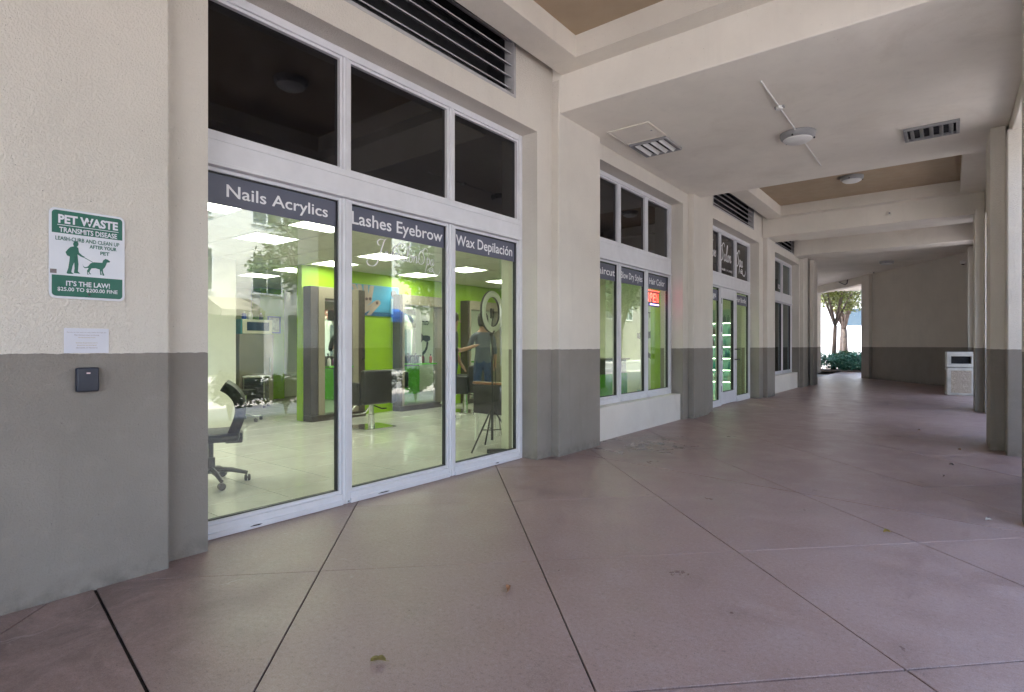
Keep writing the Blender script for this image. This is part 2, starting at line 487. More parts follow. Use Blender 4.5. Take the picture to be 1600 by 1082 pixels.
# slabs: the arcade floor cut by 45-degree saw joints and by straight expansion joints
def clip(poly, nx, ny, d):           # keep nx*x+ny*y <= d
    out = []
    for i in range(len(poly)):
        a, b = poly[i], poly[(i+1) % len(poly)]
        da, db = nx*a[0]+ny*a[1]-d, nx*b[0]+ny*b[1]-d
        if da <= 0: out.append(a)
        if (da < 0 < db) or (db < 0 < da):
            t = da/(da-db); out.append((a[0]+(b[0]-a[0])*t, a[1]+(b[1]-a[1])*t))
    return out
def area(p): return abs(sum(p[i][0]*p[(i+1) % len(p)][1]-p[(i+1) % len(p)][0]*p[i][1] for i in range(len(p))))/2
SQ = math.sqrt(2)
XJ = [-9, -3.6, .94, 5.60, 9.80, 14.7, 19.0, 24, 34]
slabs = []
for i in range(len(XJ)-1):
    gp = .009 if i == 2 else .005
    ty = lambda x, k: XJ[k]-.14*(x+3.4)          # the expansion joints run slightly askew
    strip = [(-4.15, ty(-4.15, i)+gp), (1.65, ty(1.65, i)+gp), (1.65, ty(1.65, i+1)-gp), (-4.15, ty(-4.15, i+1)-gp)]
    cs = [-.96+1.735*k for k in range(-6, 22)]
    for a in range(len(cs)-1):
        p1 = clip(clip(strip, 1/SQ, 1/SQ, cs[a+1]/SQ-.0035), -1/SQ, -1/SQ, -cs[a]/SQ-.0035)
        if len(p1) < 3: continue
        ds = [2.77+1.78*k for k in range(-8, 22)]
        for b in range(len(ds)-1):
            # this direction was only scored lightly, except the rough joint near the camera
            g0 = .005 if b == 8 else .0009
            g1 = .005 if b+1 == 8 else .0009
            p2 = clip(clip(p1, -1/SQ, 1/SQ, ds[b+1]/SQ-g1), 1/SQ, -1/SQ, -ds[b]/SQ-g0)
            if len(p2) >= 3 and area(p2) > .004: slabs.append(p2)
for p in slabs:
    o = MB().prism(p, lambda u, v, d: (u, v, d), -.011, rnd.uniform(-.0005, .0005)).build('slab', M['concrete'], pv, bevel=.0016, seg=1)

# outside: sidewalk strip, kerb, street, far sidewalk
struct(MB().box(1.71, 5.4, -30, 60, -.155, -.02).build('sidewalk', M['walk']))  # extra width added out of view to bounce light into the arcade
struct(MB().box(5.4, 5.6, -30, 60, -.155, -.02).build('kerb', M['curb']))
struct(MB().quad((5.6,-60,-.15),(12.5,-60,-.15),(12.5,90,-.15),(5.6,90,-.15)).build('road', M['asphalt'], recalc=False))
st = MB()
for k in range(-8, 12): st.quad((8.95,k*6,-.145),(9.1,k*6,-.145),(9.1,k*6+3,-.145),(8.95,k*6+3,-.145))
struct(st.build('lane_marking', M['white_paint'], recalc=False))
struct(MB().box(12.5, 16.4, -60, 90, -.155, -.02).build('pavement_opposite', M['curb']))
struct(MB().quad((-30,33.01,-.02),(1.2,33.01,-.02),(1.2,46,-.02),(-30,46,-.02)).build('plaza', M['walk'], recalc=False))

# ================================================================== BUILDING
B = empty('arcade_building', (0,0,0), 0, 'cream stucco building with shopfronts and a covered arcade with grey dado', 'building')
XF, XP, XW, XG = -3.56, -3.46, -3.76, -3.81       # wall face, pier face, frame face, glass
OPEN = [(1.55,5.01,0,3.60),(6.30,9.27,.44,3.67),(10.80,14.1,0,3.70),(15.4,18.6,.46,3.70)]
LOUV = [(1.75,4.62,3.83,4.52),None,(10.75,13.65,3.93,4.52),(15.3,18.12,3.90,4.52)]
wl = MB()
ys = [-9]+[v for o_ in OPEN for v in (o_[0], o_[1])]+[20.6]
for i in range(0, len(ys), 2):
    wl.box(-3.96, XF, ys[i], ys[i+1], -.01, 4.62)
for (y0, y1, z0, z1), lv in zip(OPEN, LOUV):
    if lv is None: wl.box(-3.96, XF, y0, y1, z1, 4.62)
    else:
        a, b, c, d = lv
        a = max(a, y0); b = min(b, y1)
        wl.box(-3.96, XF, y0, y1, z1, c)
        wl.box(-3.96, XF, y0, a, c, 4.62) if a > y0+.001 else None
        wl.box(-3.96, XF, b, y1, c, 4.62) if b < y1-.001 else None
        wl.box(-3.96, XF, a, b, d, 4.62)
wl.build('wall', M['stucco'], B)
for i in (1, 3):
    y0, y1, z0, z1 = OPEN[i]
    MB().box(-3.95, -3.60, y0+.002, y1-.002, -.01, z0).build('window_base', M['stucco_plain'], B, bevel=.006)
# projecting piers
for (a, b, top) in ((-9,1.30,4.62),(5.29,6.24,4.25),(9.52,10.28,4.25),(14.47,15.22,4.25),(18.68,19.45,4.25)):
    MB().box(XF-.02, XP, a, b, -.01, top).build('pier', M['stucco'], B, bevel=.012)
# corner return beyond the last bay
MB().box(-3.52, -3.40, 19.95, 20.62, -.01, 4.25).build('pier', M['stucco'], B, bevel=.012)

# louvres
for lv, n in zip(LOUV, (5, 0, 5, 5)):
    if lv is None: continue
    a, b, c, d = lv
    y0 = max(a, min(o_[0] for o_ in OPEN if o_[0] <= b and o_[1] >= a)); b = min(b, max(o_[1] for o_ in OPEN if o_[0] <= b and o_[1] >= a))
    a = y0
    fr = MB()
    fr.box(-3.68, -3.555, a, a+.03, c, d).box(-3.68, -3.555, b-.03, b, c, d).box(-3.68, -3.557, a+.03, b-.03, c, c+.03)
    lo = fr.build('louver', M['louver'], B)
    MB().box(-3.95, -3.93, a, b, c, d).box(-3.93, -3.685, a+.001, a+.012, c+.001, d-.001).box(-3.93, -3.685, b-.012, b-.001, c+.001, d-.001).box(-3.93, -3.685, a+.012, b-.012, d-.012, d-.001).build('back_panel', M['dark'], lo)  # near-black back and side lining puts the recess shade into the colour
    for k in range(n):
        z = c+.115+k*(d-c-.08)/n
        T = Matrix.Translation((-3.625, 0, z)) @ Matrix.Rotation(R(30), 4, 'Y')
        MB().box(-.05, .05, a+.03, b-.03, -.005, .005, 0, T).build('slat', M['louver'], lo)

# ---- shopfront windows
def fn_x(x): return lambda u, v: (x, u, v)
def ring_member(mb, y0, y1, z0, z1, wd, x0, x1):
    mb.box(x0, x1, y0, y0+wd, z0, z1).box(x0, x1, y1-wd, y1, z0, z1)
    mb.box(x0, x1-.002, y0+wd, y1-wd, z0, z0+wd).box(x0, x1-.002, y0+wd, y1-wd, z1-wd, z1)

def shopfront(y0, y1, mull, zb, zt0, zt1, ztop, bands, texts, tb=.05, door=None, top_mat='black_glass', low_mat='glass', band_z=None):
    fr = MB()
    edges = [y0]+mull+[y1]
    # outer frame
    fr.box(-3.87, XW, y0, y0+.055, zb, ztop).box(-3.87, XW, y1-.055, y1, zb, ztop)
    fr.box(-3.87, XW-.002, y0+.055, y1-.055, ztop-.06, ztop)
    W = fr.build('window', M['alu'], B, bevel=.003, seg=1)
    # deep transom with a drip lip
    MB().box(-3.87, XW+.018, y0+.057, y1-.057, zt0, zt1).box(-3.87, XW+.035, y0+.057, y1-.057, zt0-.012, zt0+.014).box(-3.87, XW+.024, y0+.057, y1-.057, zt1-.05, zt1-.044).build('transom', M['alu'], W, bevel=.003, seg=1)
    for k, ym in enumerate(mull):
        MB().box(-3.868, XW-.004, ym-.028, ym+.028, zt1+.002, ztop-.062).box(-3.868, XW+.006, ym-.008, ym+.008, zt1+.003, ztop-.063).build('mullion', M['alu'], W, bevel=.002, seg=1)
        if door is None or True:
            MB().box(-3.868, XW-.004, ym-.036, ym+.036, zb+.002, zt0-.014).box(-3.868, XW+.005, ym-.010, ym+.010, zb+.003, zt0-.015).build('mullion', M['alu'], W, bevel=.002, seg=1)
    for k in range(len(edges)-1):
        a = edges[k]+(.055 if k == 0 else .028); b = edges[k+1]-(.055 if k == len(edges)-2 else .028)
        # upper light
        bd = MB(); ring_member(bd, a+.001, b-.001, zt1+.001, ztop-.061, .022, -3.84, XW-.016); bd.build('glazing_bead', M['alu'], W)
        MB().box(XG-.006, XG, a+.018, b-.018, zt1+.018, ztop-.078).build('pane', M[top_mat], W)
        # lower light
        a = edges[k]+(.055 if k == 0 else .036); b = edges[k+1]-(.055 if k == len(edges)-2 else .036)
        if door == k: continue
        MB().box(-3.868, XW-.003, a+.001, b-.001, zb+.001, zb+tb).box(-3.868, XW+.012, a+.001, b-.001, zb+.001, zb+tb*.45).build('bottom_rail', M['alu'], W, bevel=.003, seg=1)
        bd = MB(); ring_member(bd, a+.001, b-.001, zb+tb+.001, zt0-.013, .024, -3.84, XW-.016); bd.build('glazing_bead', M['alu'], W)
        gk = MB(); ring_member(gk, a+.0255, b-.0255, zb+tb+.0255, zt0-.0375, .006, -3.83, XW-.030); gk.build('gasket', M['alu_dark'], W)
        MB().box(XG-.006, XG, a+.020, b-.020, zb+tb+.018, zt0-.030).build('pane', M[low_mat], W)
        if bands and bands[k]:
            bz0, bz1 = bands[k]
            MB().box(XG+.001, XG+.0025, a+.032, b-.032, bz0, min(bz1, zt0-.045)).build('sign_band', M['band'], W)
            t = texts[k]
            if t:
                s, u0, u1, cap = t
                L = b-a; zc = (bz0+min(bz1, zt0-.045))/2
                desc = any(q in s for q in 'ypgq,')
                top = zc+cap*.55; bot = zc-cap*.45-(cap*.30 if desc else 0)
                tm = MB(); text_into(tm, s, a+L*u0, a+L*u1, bot, top, fn_x(XG+.0045), .012)
                # one mesh for each word
                full = text_flat(s, .012); cuts = []
                for q in range(len(s)):
                    if s[q] == ' ': cuts.append(a+L*u0+(text_flat(s[:q], .012)[3]+.06-full[2])/(full[3]-full[2])*L*(u1-u0))
                cuts = [-1e9]+cuts+[1e9]
                for c0, c1 in zip(cuts, cuts[1:]):
                    wm = MB(); ix = {}
                    for fc in tm.f:
                        if c0 <= sum(tm.v[h][1] for h in fc)/len(fc) < c1:
                            for h in fc:
                                if h not in ix: ix[h] = len(wm.v); wm.v.append(tm.v[h])
                            wm.f.append(tuple(ix[h] for h in fc)); wm.m.append(0)
                    wm.build('lettering', M['white_vinyl'], W, recalc=False)
    return W

W1 = shopfront(1.553, 5.007, [2.69, 3.885], 0, 2.43, 2.635, 3.595,
    [(2.185,2.385)]*3, [('Nails Acrylics',.16,.90,.085),('Lashes Eyebrow',.04,.955,.105),('Wax Depilación',.06,.93,.105)], tb=.085)
W2 = shopfront(6.303, 9.267, [7.37, 8.30], .44, 2.46, 2.73, 3.665,
    [(2.185,2.41)]*3, [('Haircut',.33,.95,.10),('Blow Dry Styles',.085,.935,.10),('Hair Color',.15,.85,.105)], tb=.075)
W3 = shopfront(10.803, 14.097, [11.92, 13.0], 0, 2.50, 2.76, 3.695,
    [(2.19,2.42),None,(2.19,2.42)], [('Massage',.2,.85,.11),None,('Hair Bundle',.12,.86,.11)], tb=.10, door=1)
W4 = shopfront(15.403, 18.597, [16.45, 17.42], .46, 2.50, 2.75, 3.695, None, None, tb=.06, low_mat='glass_dark', top_mat='glass_dark')
for wnd, t in ((W1,'wide three-bay shop window with nail and lash lettering'),(W2,'shop window above a white plinth with haircut lettering'),(W3,'shop entrance bay with glazed door'),(W4,'far dark shop window above a white plinth')):
    wnd['label'] = t
# paint chips on the sill of the first window
for y, l in ((1.95,.09),(2.70,.02),(3.05,.13),(4.55,.06)):
    MB().prism([(-l/2,0),(-l*.2,.006),(l*.3,.005),(l/2,.001),(l*.2,-.004)], lambda u, v, d, y=y: (XW+.0125+d, y+u, .02+v), -.0005, .0008).build('paint_chip', M['joint'], W1)

# door leaf
dz0, dz1, dy0, dy1 = .012, 2.485, 11.958, 12.962
dm = MB()
dm.box(-3.85, XW-.012, dy0, dy0+.115, dz0, dz1).box(-3.85, XW-.012, dy1-.115, dy1, dz0, dz1)
dm.box(-3.85, XW-.014, dy0+.115, dy1-.115, dz0, .27).box(-3.85, XW-.014, dy0+.115, dy1-.115, 2.26, dz1)
DR = dm.build('door', M['alu'], B, bevel=.003, seg=1)
DR['label'] = 'white framed glass shop door with lever handle and pull bars'
gk = MB(); ring_member(gk, dy0+.115, dy1-.115, .27, 2.26, .012, -3.83, XW-.02); gk.build('gasket', M['alu_dark'], DR)
MB().box(XG-.006, XG, dy0+.12, dy1-.12, .275, 2.255).build('pane', M['glass'], DR)
for z in (.35, 1.0, 1.6, 2.2):
    MB().tube([(XW-.005, dy0-.004, z-.06),(XW-.005, dy0-.004, z+.06)], .012).build('hinge', M['dark_metal'], DR)
for z in (.95, 1.18):
    MB().tube([(XW-.012, dy1-.06, z),(XW+.05, dy1-.06, z),(XW+.05, dy1+.10, z)], .011).build('pull_bar', M['dark_metal'], DR)
MB().box(XW-.012, XW+.004, dy0+.03, dy0+.085, 1.18, 1.36).tube([(XW, dy0+.05, 1.27),(XW+.05, dy0+.05, 1.27),(XW+.05, dy0-.06, 1.27)], .011).build('handle', M['steel'], DR, bevel=.002)

# script lettering on the glass
tm = MB()
script_into(tm, 'Jose', 11.36, 3.10, .12, fn_x(XG+.003), .13, sx=.68)
script_into(tm, 'Salon', 12.02, 3.08, .15, fn_x(XG+.003), .12, sx=.92)
script_into(tm, 'Spa~', 13.14, 3.08, .145, fn_x(XG+.003), .12, sx=.95)
text_into(tm, 'HAIR | CARE', 12.05, 12.85, 2.85, 2.915, fn_x(XG+.003), .01)
tm.build('lettering', M['white_vinyl'], W3, recalc=False)
tm = MB()
script_into(tm, 'Jose', 2.97, 2.0, .062, fn_x(XG+.003), .10)
script_into(tm, 'Salon', 3.20, 2.0, .062, fn_x(XG+.003), .08, sx=.85)
script_into(tm, 'Spa~', 3.50, 2.0, .06, fn_x(XG+.003), .08, sx=.85)
tm.build('lettering', M['white_vinyl'], W1, recalc=False)
tm = MB(); text_into(tm, '102', 17.08, 17.30, 2.87, 3.0, fn_x(XG+.003), .03); tm.build('lettering', M['white_vinyl'], W4, recalc=False)

# ---- right-hand columns: square body with a slimmer pilaster on the arcade side
COLS = [(.52,-1.2,.85),(.98,5.8,7.2),(.52,8.49,9.98),(.52,13.5,15.0),(.52,18.7,20.3)]  # first one is unseen, added for the shade it casts
for x, a, b in COLS:
    c = MB().box(x, x+.60, a, b, -.012, 3.72 if x < .6 else 4.7).build('column', M['stucco'], B, bevel=.014)
    if x < .6: MB().box(.385, .53, a+.34, b-.34, -.012, 3.868).build('pilaster', M['stucco'], c, bevel=.012)

# ---- ceilings and beams
MB().box(-3.56, .56, 5.30, 9.85, 3.87, 4.62).build('ceiling', M['ceiling'], B, bevel=.012)
MB().box(.41, 1.02, 5.20, 5.42, -.012, 3.868).build('column', M['stucco'], B, bevel=.014)
MB().box(.56, 1.2, -9, 20.3, 3.70, 4.62).build('edge_beam', M['beam'], B, bevel=.012)
MB().box(-3.56, .558, 14.40, 15.30, 3.87, 4.62).build('beam', M['beam'], B, bevel=.012)
MB().box(-3.56, .558, 17.90, 18.60, 3.87, 4.62).build('beam', M['beam'], B, bevel=.012)
for y0, y1 in ((-9,5.298),(9.852,14.398),(15.302,17.898)):
    fr = MB()
    fr.box(-3.43, -3.10, y0, y1, 4.29, 4.62)
    fr.box(.17, .556, y0, y1, 4.29, 4.62)
    fr.box(-3.10, .17, y1-.24, y1, 4.29, 4.62)
    fr.box(-3.43, -3.10, y1-.24, y1, 4.288, 4.29)
    if y0 > 0: fr.box(-3.10, .17, y0, y0+.24, 4.29, 4.62)
    fr.build('coffer_frame', M['beam'], B)
    MB().box(-3.10, .17, y0+(.24 if y0 > 0 else 0), y1-.24, 4.52, 4.60).build('coffer', M['coffer'], B)
# far vestibule ceiling
MB().box(-9.5, 1.6, 18.602, 32.5, 4.0, 4.30).build('ceiling', M['ceiling'], B)
# unseen mass added overhead to keep the sun out of the arcade
MB().box(-14, 1.2, -9, 20.6, 4.64, 8).box(-9.5, 1.6, 20.6, 32.5, 4.64, 8).build('upper_sun_block', M['stucco_plain'], B)

# ---- diagonal end wall with the open doorway to the garden
A0, A1 = Vector((1.15, 19.95, 0)), Vector((-2.63, 25.75, 0))
D = (A1-A0).normalized(); Nn = Vector((D.y, -D.x, 0))      # outward (away from the arcade)
if Nn.x < 0: Nn = -Nn
def dwall(a, b, th0, th1, z0, z1, name, mat, bev=.01):
    p, q = A0+D*a, A0+D*b
    pts = [(p+Nn*th0).to_2d(), (q+Nn*th0).to_2d(), (q+Nn*th1).to_2d(), (p+Nn*th1).to_2d()]
    return MB().prism([tuple(v) for v in pts], lambda u, v, d: (u, v, d), z0, z1).build(name, mat, B, bevel=bev)
LW = (A1-A0).length
dwall(0, LW-.55, 0, .3, -.012, 4.0, 'end_wall', M['stucco'])
dwall(LW-.55, LW, -.10, .4, -.012, 4.0, 'pier', M['stucco'])
dwall(LW, LW+4.5, .0, .35, 3.70, 4.0, 'lintel', M['stucco'])
dwall(LW+4.5, LW+5.3, -.05, .4, -.012, 4.0, 'pier', M['stucco'])
dwall(LW+5.3, LW+8, .0, .3, -.012, 4.0, 'end_wall', M['stucco'])
MB().box(-9.5, -9.2, 20.6, 32.5, -.012, 4.0).build('end_wall', M['stucco'], B)
MB().box(-9.5, -3.56, 20.3, 20.6, -.012, 4.62).build('wall', M['stucco'], B)

# ================================================================== SALON INTERIOR (setting)
M['in_wall'] = pm('salon_cream_paint', (.74,.74,.64), .6, .03, 2)
M['in_green'] = pm('lime_wall_paint', (.30,.52,.012), .55, .04, 2)
M['in_floor'] = pm('polished_porcelain', (.66,.655,.61), .07, .09, 1.6)
M['grout'] = pm('floor_grout', (.30,.29,.25), .7)
M['ctile'] = pm('ceiling_tile', (.60,.60,.52), .9, .04, 8, .4, .002, 120)
M['tgrid'] = pm('ceiling_grid', (.42,.42,.38), .6)
M['panel'] = emis('light_panel', (1.0,.99,.95), 2.3)
M['lamp_frame'] = M['white_paint']

sf = MB().box(-13.2, -3.96, -1.2, 15.9, -.06, -.008).build('salon_floor', M['grout']); struct(sf)
tm_ = MB().box(-.2985, .2985, -.2985, .2985, -.007, 0).mesh('tile', M['in_floor'], bevel=.0015, seg=1)
for i in range(13):
    for j in range(20):
        x = -4.27-.604*i; y = -.2+.604*j
        if x < -12.2 or y > 12: continue
        link('tile', tm_, sf, (x, y, 0))
# the part of the floor too far in to tell its tiles apart
MB().box(-13.2, -3.97, 11.9, 15.88, -.0075, -.001).build('far_floor', M['in_floor'], sf)
CZ = 2.60
sce = MB().box(-13.2, -3.96, -1.2, 15.9, CZ+.012, CZ+.1).build('salon_ceiling', M['tgrid']); struct(sce)
LIGHTS = {(0,0):'salon ceiling panel above the nail area, nearest the lash pane', }
gx0, gy0, gs = -6.75, 3.65, .61
panels = [(0,0),(2,0),(-2,3),(0,3),(-2,6),(0,6),(-6,3),(-4,3),(2,-2),(1,13),(1,16),(0,-3),(3,9),(-1,9)]
pl_lab = {(0,0):'square ceiling light panel below the Nails lettering, second row from the glass',
 (2,0):'square ceiling light panel closest to the glass right under the Nails band',
 (-2,3):'square ceiling light panel touching the lime wall above the tall mirror',
 (0,3):'square ceiling light panel behind the script lettering in the middle pane',
 (-2,6):'square ceiling light panel above the blue nail poster end',
 (0,6):'square ceiling light panel seen high in the Wax pane',
 (-6,3):'square ceiling light panel far back above the microwave',
 (-4,3):'square ceiling light panel above the narrow lime strip',
 (2,-2):'square ceiling light panel cut by the left jamb of the window',
 (1,13):'square ceiling light panel seen under the Haircut band, nearer one',
 (1,16):'square ceiling light panel seen under the Haircut band, farther one',
 (0,-3):'square ceiling light panel hidden left of the nail window',
 (3,9):'square ceiling light panel over the reception desk',
 (-1,9):'square ceiling light panel over the far styling stations'}
ct = MB().box(-.298, .298, -.298, .298, 0, .01).mesh('ceiling_tile', M['ctile'], bevel=.003, seg=1)
for i in range(-10, 5):
    for j in range(-7, 20):
        x, y = gx0+gs*i, gy0+gs*j
        if not (-13 < x < -4.2 and -1 < y < 15.6) or (i, j) in panels: continue
        if x > -3.96-.3: continue
        if j > 10 and i < -2: continue
        link('ceiling_tile', ct, sce, (x, y, CZ))
pf = MB(); pf.box(-.3,.3,-.3,-.27,-.006,.012).box(-.3,.3,.27,.3,-.006,.012).box(-.3,-.27,-.27,.27,-.006,.012).box(.27,.3,-.27,.27,-.006,.012)
pf = pf.mesh('frame', M['white_paint']); pd = MB().box(-.27,.27,-.27,.27,.002,.010).mesh('diffuser', M['panel'])
for q in panels:
    e = empty('ceiling_panel_light', (gx0+gs*q[0], gy0+gs*q[1], CZ), 0, pl_lab[q], 'ceiling light', 'square ceiling lights inside the salon')
    link('frame', pf, e); link('diffuser', pd, e)

def iwall(x0, x1, y0, y1, mat, z1=CZ+.01, z0=-.006): return struct(MB().box(x0, x1, y0, y1, z0, z1).build('salon_wall', M[mat]))
iwall(-8.95, -8.80, -1.2, 4.25, 'in_wall')            # partition seen at the left
iwall(-8.62, -8.47, 5.18, 11.0, 'in_green')            # lime styling wall
iwall(-13.2, -13.0, -1.2, 15.9, 'in_wall')             # back
iwall(-12.99, -12.6, 6.65, 7.25, 'in_green')           # lime strip at the back
iwall(-12.98, -8.63, 8.3, 8.45, 'in_wall')
iwall(-13.2, -3.97, -1.4, -1.2, 'in_wall')
iwall(-8.46, -4.62, 11.0, 11.15, 'in_wall')            # partition behind the reception
iwall(-4.16, -3.965, 5.13, 6.1, 'in_wall')             # inner return between the windows
iwall(-4.20, -3.965, 9.4, 10.6, 'in_green')
iwall(-6.6, -3.965, 15.0, 15.15, 'in_wall')
iwall(-6.75, -6.6, 11.15, 15.15, 'in_wall')
iwall(-13.2, -3.97, 15.9, 16.0, 'in_wall', 4.5)
# shop next door
struct(MB().box(-8, -3.97, 16.01, 20.2, -.05, -.004).build('shop_floor', M['grout']))
struct(MB().box(-8.2, -8, 16.01, 20.2, -.05, 4.5).build('shop_wall', M['dark_metal']))

# ================================================================== SALON THINGS
M['leather'] = pm('black_leatherette', (.022,.022,.024), .38, .2, 12, .3, .002, 90)
M['plastic_black'] = pm('black_plastic', (.02,.02,.022), .35, .1)
M['taupe'] = pm('taupe_laminate', (.28,.245,.19), .4, .05)
M['darkwood'] = pm('dark_brown_laminate', (.055,.042,.035), .4, .15, 8)
M['mirror'] = pm('mirror', (.80,.86,.86), .02, 0, 1, metal=1)
M['teal'] = pm('teal_plastic', (.03,.25,.27), .4)
M['cream_plastic'] = pm('cream_plastic', (.62,.58,.46), .4)
M['screen_dark'] = pm('dark_display', (.01,.02,.05), .15)
M['blue'] = pm('blue_plastic', (.05,.10,.40), .4)
M['brownwood'] = pm('brown_wood_cap', (.23,.10,.045), .4, .2, 9)
M['lime_gloss'] = pm('lime_laminate', (.09,.42,.015), .25, .03)

def styling_station(y0, y1, label, sw=.14, fw=.12):
    e = empty('styling_station', (-8.46, (y0+y1)/2, 0), 0, label, 'mirror', 'mirrored styling stations on the lime wall')
    L = (y1-y0)/2
    MB().box(.0, .22, -L, -L+sw, .10, 2.24).build('side_panel', M['darkwood'], e, bevel=.004)
    MB().box(.0, .22, L-sw, L, .10, 2.24).build('side_panel', M['darkwood'], e, bevel=.004)
    MB().box(.0, .25, -L, L, .0, .098).build('base', M['darkwood'], e, bevel=.004)
    fr = MB().box(.05, .23, -L+sw+.002, -L+sw+fw, .10, 2.24).box(.05, .23, L-sw-fw, L-sw-.002, .10, 2.24).box(.05, .229, -L+sw+fw, L-sw-fw, 2.05, 2.24)
    fr.build('frame', M['taupe'], e, bevel=.003)
    mi = MB().box(.06, .10, -L+sw+fw+.002, L-sw-fw-.002, .10, 2.048).build('mirror', M['mirror'], e)
    MB().box(.10, .30, -L+.30, L-.30, .88, .91).build('shelf', M['lime_gloss'], e, bevel=.004)
    MB().tube([(.22, L-.05, 1.18),(.27, L-.05, 1.18),(.27, L-.05, 1.02),(.22, L-.05, 1.02)], .012).build('handle', M['plastic_black'], e)
    return e
styling_station(5.20, 6.28, 'tall mirrored styling station with taupe frame behind the salon chair')
styling_station(7.10, 8.30, 'mirrored styling station to the right of the blue poster', .05, .05)
styling_station(9.0, 10.2, 'farthest mirrored styling station on the lime wall', .05, .05)

bt_lab = {}
for k, (y, c_, h_) in enumerate(((5.55,(.5,.5,.48),.17),(5.68,(.05,.05,.06),.21),(5.80,(.35,.10,.25),.15),(5.95,(.6,.55,.3),.19),(7.5,(.05,.05,.06),.20),(7.62,(.5,.5,.5),.16),(7.9,(.3,.05,.05),.18))):
    nm = ['white','black','plum','yellow','black','white','red'][k]
    e = empty('spray_bottle', (-8.25, y, .911), 0, '%s bottle on the lime shelf of the %s mirror' % (nm, 'near' if y < 7 else 'farther'), 'bottle', 'bottles on the styling shelves')
    MB().lathe([(.03,0),(.032,.01),(.032,h_*.65),(.012,h_*.8)], k=12).build('body', pm('bottle_plastic', c_, .3), e, smooth=True)
    MB().lathe([(.013,h_*.8),(.013,h_*.92),(.02,h_*.93),(.02,h_)], k=10).build('cap', M['plastic_black'], e)

def salon_chair(x, y, rz, label):
    e = empty('salon_chair', (x, y, 0), rz, label, 'salon chair', 'hydraulic salon chairs')
    # faces local -x, back at +x
    MB().box(.16, .30, -.29, .29, .38, .89).build('backrest', M['leather'], e, bevel=.045, seg=3, smooth=True)
    MB().box(-.28, .17, -.23, .23, .36, .52).build('seat', M['leather'], e, bevel=.04, seg=3, smooth=True)
    for s in (-1, 1):
        MB().box(-.30, .18, s*.235 if s > 0 else -.33, .33 if s > 0 else -.235, .36, .70).build('armrest', M['leather'], e, bevel=.03, seg=3, smooth=True)
    MB().lathe([(.055,.02),(.05,.2),(.038,.205),(.036,.36)], k=20).build('column', M['chrome'], e, smooth=True)
    MB().prism(rrect(.58,.58,.05), lambda u, v, d: (u, v, d), 0, .018).build('base_plate', M['chrome'], e, bevel=.004)
    MB().tube([(.08,.0,.34),(.20,.06,.30),(.30,.08,.31)], .010).build('pump_lever', M['plastic_black'], e)
    fr = MB().tube([(-.2,-.14,.36),(-.46,-.14,.16),(-.46,.14,.16),(-.2,.14,.36)], .012); fr.build('footrest', M['chrome'], e, smooth=True)
    return e
salon_chair(-7.02, 5.47, R(-8), 'black salon chair on a chrome square base behind the middle pane')
salon_chair(-7.25, 7.85, R(20), 'black salon chair in front of the right-hand mirror, behind the Wax pane')

def office_chair(x, y, rz):
    e = empty('office_chair', (x, y, 0), rz, 'black curved-back office chair on casters behind the left window jamb', 'chair')
    # back at local +y, S-shaped profile
    prof = spline([(.17,.46),(.21,.56),(.235,.66),(.22,.76),(.165,.84),(.10,.885)], 5)
    th = .055
    pts = []
    for i, (a, b) in enumerate(prof):
        p = prof[max(0, i-1)]; q = prof[min(len(prof)-1, i+1)]
        L = math.hypot(q[0]-p[0], q[1]-p[1]); pts.append(((q[1]-p[1])/L, -(q[0]-p[0])/L))
    poly = [(a+n[0]*th, b+n[1]*th) for (a, b), n in zip(prof, pts)] + [(a-n[0]*th*.6, b-n[1]*th*.6) for (a, b), n in reversed(list(zip(prof, pts)))]
    MB().prism(poly, lambda u, v, d: (d, u, v), -.21, .21).build('backrest', M['leather'], e, bevel=.03, seg=3, smooth=True)
    MB().box(-.24, .24, -.26, .24, .40, .48).build('seat', M['leather'], e, bevel=.035, seg=3, smooth=True)
    MB().box(-.09, .09, .12, .26, .37, .46).build('back_bracket', M['plastic_black'], e, bevel=.01)
    MB().lathe([(.035,.10),(.035,.24),(.022,.245),(.022,.39)], k=14).build('gas_lift', M['plastic_black'], e, smooth=True)
    for k in range(5):
        t = 2*PI*k/5+.35
        c, s = math.cos(t), math.sin(t)
        lg = MB().tube([(c*.03,s*.03,.13),(c*.17,s*.17,.115),(c*.30,s*.30,.075)], [.026,.022,.016]).build('leg', M['plastic_black'], e, smooth=True)
        T = Matrix.Translation((c*.30, s*.30, .031)) @ Matrix.Rotation(t, 4, 'Z') @ Matrix.Rotation(PI/2, 4, 'Y')
        wm = MB().lathe([(.024,-.026),(.031,-.02),(.031,-.004),(.012,-.002),(.012,.002),(.031,.004),(.031,.02),(.024,.026)], k=16)
        wm.v = [tuple(T @ Vector(v)) for v in wm.v]
        wm.build('caster', M['plastic_black'], lg, smooth=True)
    return e
office_chair(-5.27, 2.32, R(-28))

# low stool base glimpsed behind the partition
e = empty('stool', (-9.25, 4.62, 0), 0, 'black stool on a chrome star base at the partition corner', 'stool')
MB().lathe([(.0,.44),(.17,.44),(.18,.47),(.17,.52),(.0,.525)], k=20).build('seat', M['leather'], e, smooth=True)
MB().tube([(0,0,.09),(0,0,.44)], .022).build('column', M['chrome'], e)
for k in range(5):
    t = 2*PI*k/5+.2
    lg = MB().tube([(0,0,.10),(.26*math.cos(t),.26*math.sin(t),.07)], .014).build('leg', M['chrome'], e)
    MB().lathe([(.02,0),(.028,.008),(.028,.05),(.02,.058)], (.26*math.cos(t),.26*math.sin(t),0), k=10).build('caster', M['plastic_black'], lg)

